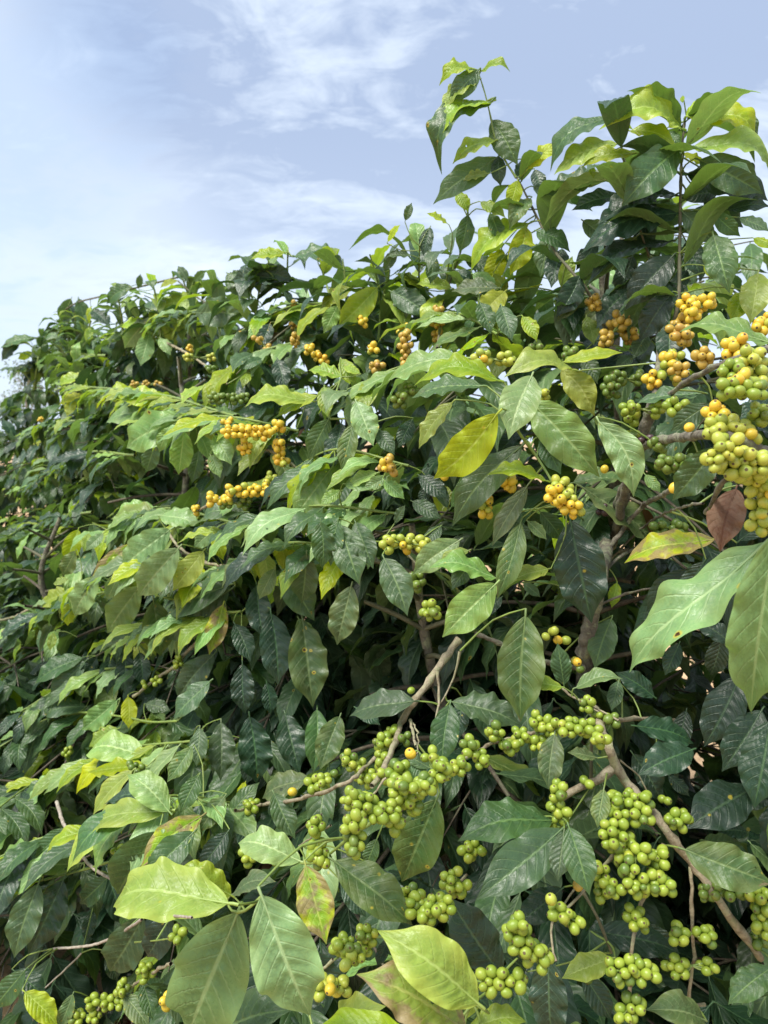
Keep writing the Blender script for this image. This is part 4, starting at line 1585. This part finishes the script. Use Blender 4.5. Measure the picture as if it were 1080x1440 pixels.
        for it in range(60):
            dv = pts[:, None]-pts[None]; ds = np.linalg.norm(dv, axis=2)+np.eye(n)*9
            ov = np.maximum(0, (rs[:, None]+rs[None])*.98-ds)
            pts = pts+(dv/ds[..., None]*ov[..., None]).sum(1)*.4
            pts = pts+(home-pts)*.02
        ctr = c['c']+ (CR[:, 2]*-.3*dep)
        stalk = MB()
        for p in pts:
            v, f = tube(np.array([ctr+(p-ctr)*.05, ctr+(p-ctr)*.5+np.array([0, 0, -.001]), p]), [.0013, .0011, .0011], 5)
            stalk.add(v, f)
        single = budget-n >= 0 and c['d'] < 1.3
        kinds = [c['kind']]*n
        for i in range(n):
            if g.random() < .05 and c['kind'] in ('lime',):
                kinds[i] = 'gold'
            if g.random() < .12 and c['kind'] in ('gold',):
                kinds[i] = 'lime'
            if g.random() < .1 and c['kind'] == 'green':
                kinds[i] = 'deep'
        org = ctr
        rots = [rot_to(nrm(p-ctr)+g.normal(0, .35, 3), g.uniform(0, 6.28)) for p in pts]
        if single:
            budget -= n
            co = link('cherry_cluster', stalk.mesh('cherry_cluster', [BM['green']], org), org, root, loc)
            for p, r, m, kd in zip(pts, rs, rots, kinds):
                bo = link('cherry', BERRY[kd], p, co, org)
                bo.rotation_mode = 'QUATERNION'; bo.rotation_quaternion = to_quat(m); bo.scale = (r*g.uniform(.93, 1.05), r*g.uniform(.93, 1.05), r*g.uniform(.93, 1.12))
        else:
            ks = list(CHM)
            for p, r, m, kd in zip(pts, rs, rots, kinds):
                bv, bf, bm = (BV, BF, BMI) if c['d'] < 1.3 else (BV2, BF2, BMI2)
                stalk.add(bv*r @ m.T+p, bf, np.where(bm == 1, len(ks)+1, ks.index(kd)+1), None, g.random())
            co = link('cherry_cluster', stalk.mesh('cherry_cluster', [BM['green']]+[CHM[x] for x in ks]+[SCAR], org), org, root, loc)
        if c['kind'] in ('gold', 'lime', 'tan'):
            co['label'] = 'cluster of yellow cherries' if c['kind'] != 'tan' else 'cluster of overripe tan cherries'

# ------------------------------------------------------------------ ground, leaf litter, far tree
k = NT('dry_soil')
co = k.n('ShaderNodeNewGeometry').outputs['Position']
a, b, c2 = k.noise(co, 1.3, 5), k.noise(co, 14, 6, .65), k.noise(co, 90, 4)
col = k.mix(k.step(a, .35, .65), lin('a5845f'), lin('c7a882'))
col = k.mix(k.math('MULTIPLY', k.step(b, .45, .7), .5), col, lin('7a5a3e'))
col = k.mix(k.math('MULTIPLY', k.step(c2, .5, .75), .4), col, lin('d9c29f'))
bs = k.n('ShaderNodeBsdfPrincipled'); k.put(bs.inputs['Base Color'], col); bs.inputs['Roughness'].default_value = .95
bp = k.n('ShaderNodeBump'); bp.inputs['Strength'].default_value = .6; bp.inputs['Distance'].default_value = .02
k.put(bp.inputs['Height'], k.math('ADD', b, k.math('MULTIPLY', c2, .4))); k.put(bs.inputs['Normal'], bp.outputs[0])
k.out(bs.outputs[0])
mb = MB()
gx = np.unique(np.r_[np.linspace(-6, 6, 61), np.linspace(-1500, -6, 10), np.linspace(6, 1500, 10)])
gy = np.unique(np.r_[np.linspace(-4, 9, 66), np.linspace(-1500, -4, 8), np.linspace(9, 1500, 10)])
GX, GY = np.meshgrid(gx, gy, indexing='ij')
near = (np.abs(GX) < 6) & (GY > -4) & (GY < 9)
GZ = np.where(near, .02*np.sin(GX*2.1+.7)*np.cos(GY*1.7)+rng.normal(0, .006, GX.shape), 0)-.015
i, j = np.meshgrid(np.arange(len(gx)-1), np.arange(len(gy)-1), indexing='ij'); w = len(gy)
mb.add(np.stack([GX, GY, GZ], -1).reshape(-1, 3), np.stack([i*w+j, (i+1)*w+j, (i+1)*w+j+1, i*w+j+1], -1).reshape(-1, 4))
gd = link('ground', mb.mesh('ground', [k.m])); gd['kind'] = 'structure'

mb = MB()
for n in range(900):
    u, s = rng.uniform(-1.2, 8), rng.normal(0, .55)
    x, y = .45-.56*u+.83*s, 1.4+.83*u+.56*s
    V, F, uv = VLO[int(rng.integers(12))]
    an = rng.uniform(0, 6.28)
    dv = np.array([math.cos(an), math.sin(an), rng.normal(0, .12)])
    M = frame(np.zeros(3), dv, nrm(np.array([0, 0, 1])+rng.normal(0, .25, 3)))
    mb.add(V*rng.uniform(.08, .14) @ M.T+[x, y, .025], F, int(rng.random() < .25), uv, rng.random())
for n in range(260):                                   # dry twigs and grass stalks under the row
    u, s = rng.uniform(-.5, 4), rng.normal(-.1, .4)
    x, y = .2-.56*u+.83*s, 1.5+.83*u+.56*s
    an, ln = rng.uniform(0, 6.28), rng.uniform(.15, .4)
    e = np.array([x+ln*math.cos(an)*.7, y+ln*math.sin(an)*.7, rng.uniform(.05, .35)])
    p0 = np.array([x, y, 0.0])
    v, f = tube(smooth_path([p0, (p0+e)/2+[0, 0, .06], e], 6), np.linspace(.0022, .0008, 6), 4)
    mb.add(v, f, 2)
lt = link('leaf_litter', mb.mesh('leaf_litter', [LM['brown'], LM['old'], BM['dead']]))
lt['kind'] = 'stuff'; lt['label'] = 'dry fallen leaves and dead stalks on the soil under the row'; lt['category'] = 'leaf litter'

# a thin, half bare tree far beyond the row
ft = bpy.data.objects.new('tree', None); COL.objects.link(ft)
fl = np.array([-13.2, 28.0, 0.0]); ft.location = fl
ft['label'] = 'thin half bare tree far away beyond the left end of the row'; ft['category'] = 'tree'
k = NT('distant_leaves'); bs = k.n('ShaderNodeBsdfPrincipled'); bs.inputs['Base Color'].default_value = (.16, .21, .12, 1); bs.inputs['Roughness'].default_value = .7; k.out(bs.outputs[0]); FL = k.m
tm, cmb = MB(), MB()
v, f = tube(smooth_path([fl, fl+[.1, 0, 1.5], fl+[-.1, 0, 3.0], fl+[.1, .1, 4.4]], 16), np.linspace(.13, .03, 16), 8); tm.add(v, f)
for n in range(26):
    z0 = rng.uniform(1.4, 4.3); a = rng.uniform(0, 6.28); ln = rng.uniform(.6, 1.7)*(1.2-z0/6)
    p0 = fl+[0, 0, z0]; d = np.array([math.cos(a), math.sin(a), rng.uniform(.3, .9)])
    pp = smooth_path([p0, p0+d*ln*.5+[0, 0, .08], p0+d*ln], 8)
    v, f = tube(pp, np.linspace(.03, .006, 8), 5); tm.add(v, f)
    for m in range(46):
        q = pp[int(rng.integers(3, 8))]+rng.normal(0, .17, 3)
        V, F, uv = VLO[int(rng.integers(12))]
        M = frame(np.zeros(3), nrm(rng.normal(0, 1, 3)), nrm(rng.normal(0, 1, 3)))
        cmb.add(V*rng.uniform(.08, .16) @ M.T+q, F, 0, uv, 0)
link('trunk', tm.mesh('trunk', [BM['dead']], fl), fl, ft, fl)
link('crown', cmb.mesh('crown', [FL], fl), fl, ft, fl)

# ------------------------------------------------------------------ light
SUN_EL, SUN_AZ = R(61), R(-130)          # azimuth clockwise from +y
sd = bpy.data.lights.new('sun', 'SUN'); sd.energy = 2.8; sd.angle = R(28); sd.color = (1, .95, .86)
so = bpy.data.objects.new('sun', sd); COL.objects.link(so)
dirv = Vector((math.sin(SUN_AZ)*math.cos(SUN_EL), math.cos(SUN_AZ)*math.cos(SUN_EL), math.sin(SUN_EL)))
so.rotation_euler = dirv.to_track_quat('Z', 'Y').to_euler()
so.location = dirv*20
wd = bpy.data.worlds.new("World"); scn.world = wd; wd.use_nodes = True
k = NT.__new__(NT); k.t = wd.node_tree; k.t.nodes.clear()
sky = k.n('ShaderNodeTexSky', sky_type='NISHITA'); sky.sun_disc = False
sky.sun_elevation = SUN_EL; sky.sun_rotation = SUN_AZ; sky.air_density = 1.2; sky.dust_density = 1.5; sky.altitude = 900
gen = k.n('ShaderNodeTexCoord').outputs['Generated']
sp = k.n('ShaderNodeSeparateXYZ'); k.put(sp.inputs[0], gen)
den = k.math('ADD', k.math('MAXIMUM', sp.outputs[2], 0.0), .22)
cp = k.comb(k.math('DIVIDE', sp.outputs[0], den), k.math('DIVIDE', sp.outputs[1], den), 0.0)
mp = k.n('ShaderNodeMapping'); k.put(mp.inputs[0], cp); mp.inputs['Rotation'].default_value = (0, 0, .35); mp.inputs['Scale'].default_value = (1, 1.5, 1); mp.inputs['Location'].default_value = (3.1, 1.7, 0)
n1, n2, n3 = k.noise(mp.outputs[0], 1.9, 7, .56, .7), k.noise(mp.outputs[0], .75, 3, .5, .3), k.noise(mp.outputs[0], 6.0, 7, .62, .8)
def toward(px, py, lo, hi):
    """1 near the part of the sky seen in this direction, 0 away from it"""
    v = nrm(P(px, py, 1.0)-CT)
    nd = k.n('ShaderNodeVectorMath', operation='DOT_PRODUCT'); k.put(nd.inputs[0], gen); nd.inputs[1].default_value = tuple(v)
    return k.step(nd.outputs['Value'], math.cos(R(hi)), math.cos(R(lo)))
gap = k.math('MAXIMUM', toward(60, 150, 2, 15), k.math('MULTIPLY', toward(-40, 430, 1, 12), .7))
dk = k.math('MAXIMUM', toward(760, 60, 4, 30), k.math('MULTIPLY', toward(330, -60, 2, 16), .9))
thick = k.math('ADD', k.math('ADD', k.math('MULTIPLY', n1, .6), k.math('MULTIPLY', n2, .35)), k.math('MULTIPLY', n3, .34))
cover = k.step(k.math('SUBTRACT', thick, k.math('MULTIPLY', gap, .23)), .38, .58, .55, 1.0)
tone = k.math('ADD', k.step(thick, .52, .80, 0.0, .6), k.math('MULTIPLY', k.math('MULTIPLY', dk, k.step(thick, .45, .72, .35, 1.0)), .8), clamp=True)
cloud = k.mix(tone, (6.5, 7.3, 8.2, 1), (3.0, 3.75, 5.25, 1))
hzn = k.step(sp.outputs[2], .42, .05)
cloud = k.mix(k.math('MULTIPLY', hzn, .45), cloud, (5.9, 6.9, 8.1, 1))
skc = k.mix(.35, sky.outputs[0], (2.3, 3.9, 7.2, 1))
colw = k.mix(cover, skc, cloud)
bg = k.n('ShaderNodeBackground'); k.put(bg.inputs[0], colw); bg.inputs[1].default_value = .08
ow = k.n('ShaderNodeOutputWorld'); k.t.links.new(bg.outputs[0], ow.inputs[0])

vs = scn.view_settings
vs.view_transform = 'Standard'; vs.look = 'None'; vs.gamma = 1; vs.exposure = .98
cy = scn.cycles
cy.max_bounces = 7; cy.diffuse_bounces = 4; cy.glossy_bounces = 2; cy.transmission_bounces = 4
print('COUNTS', {kk: T['count'] for kk, T in TREES.items()})
print('LEAVES', len(allL), {kk: (len([l for l in T['leaves'] if l['hero']]), len(T['leaves'])) for kk, T in TREES.items()})
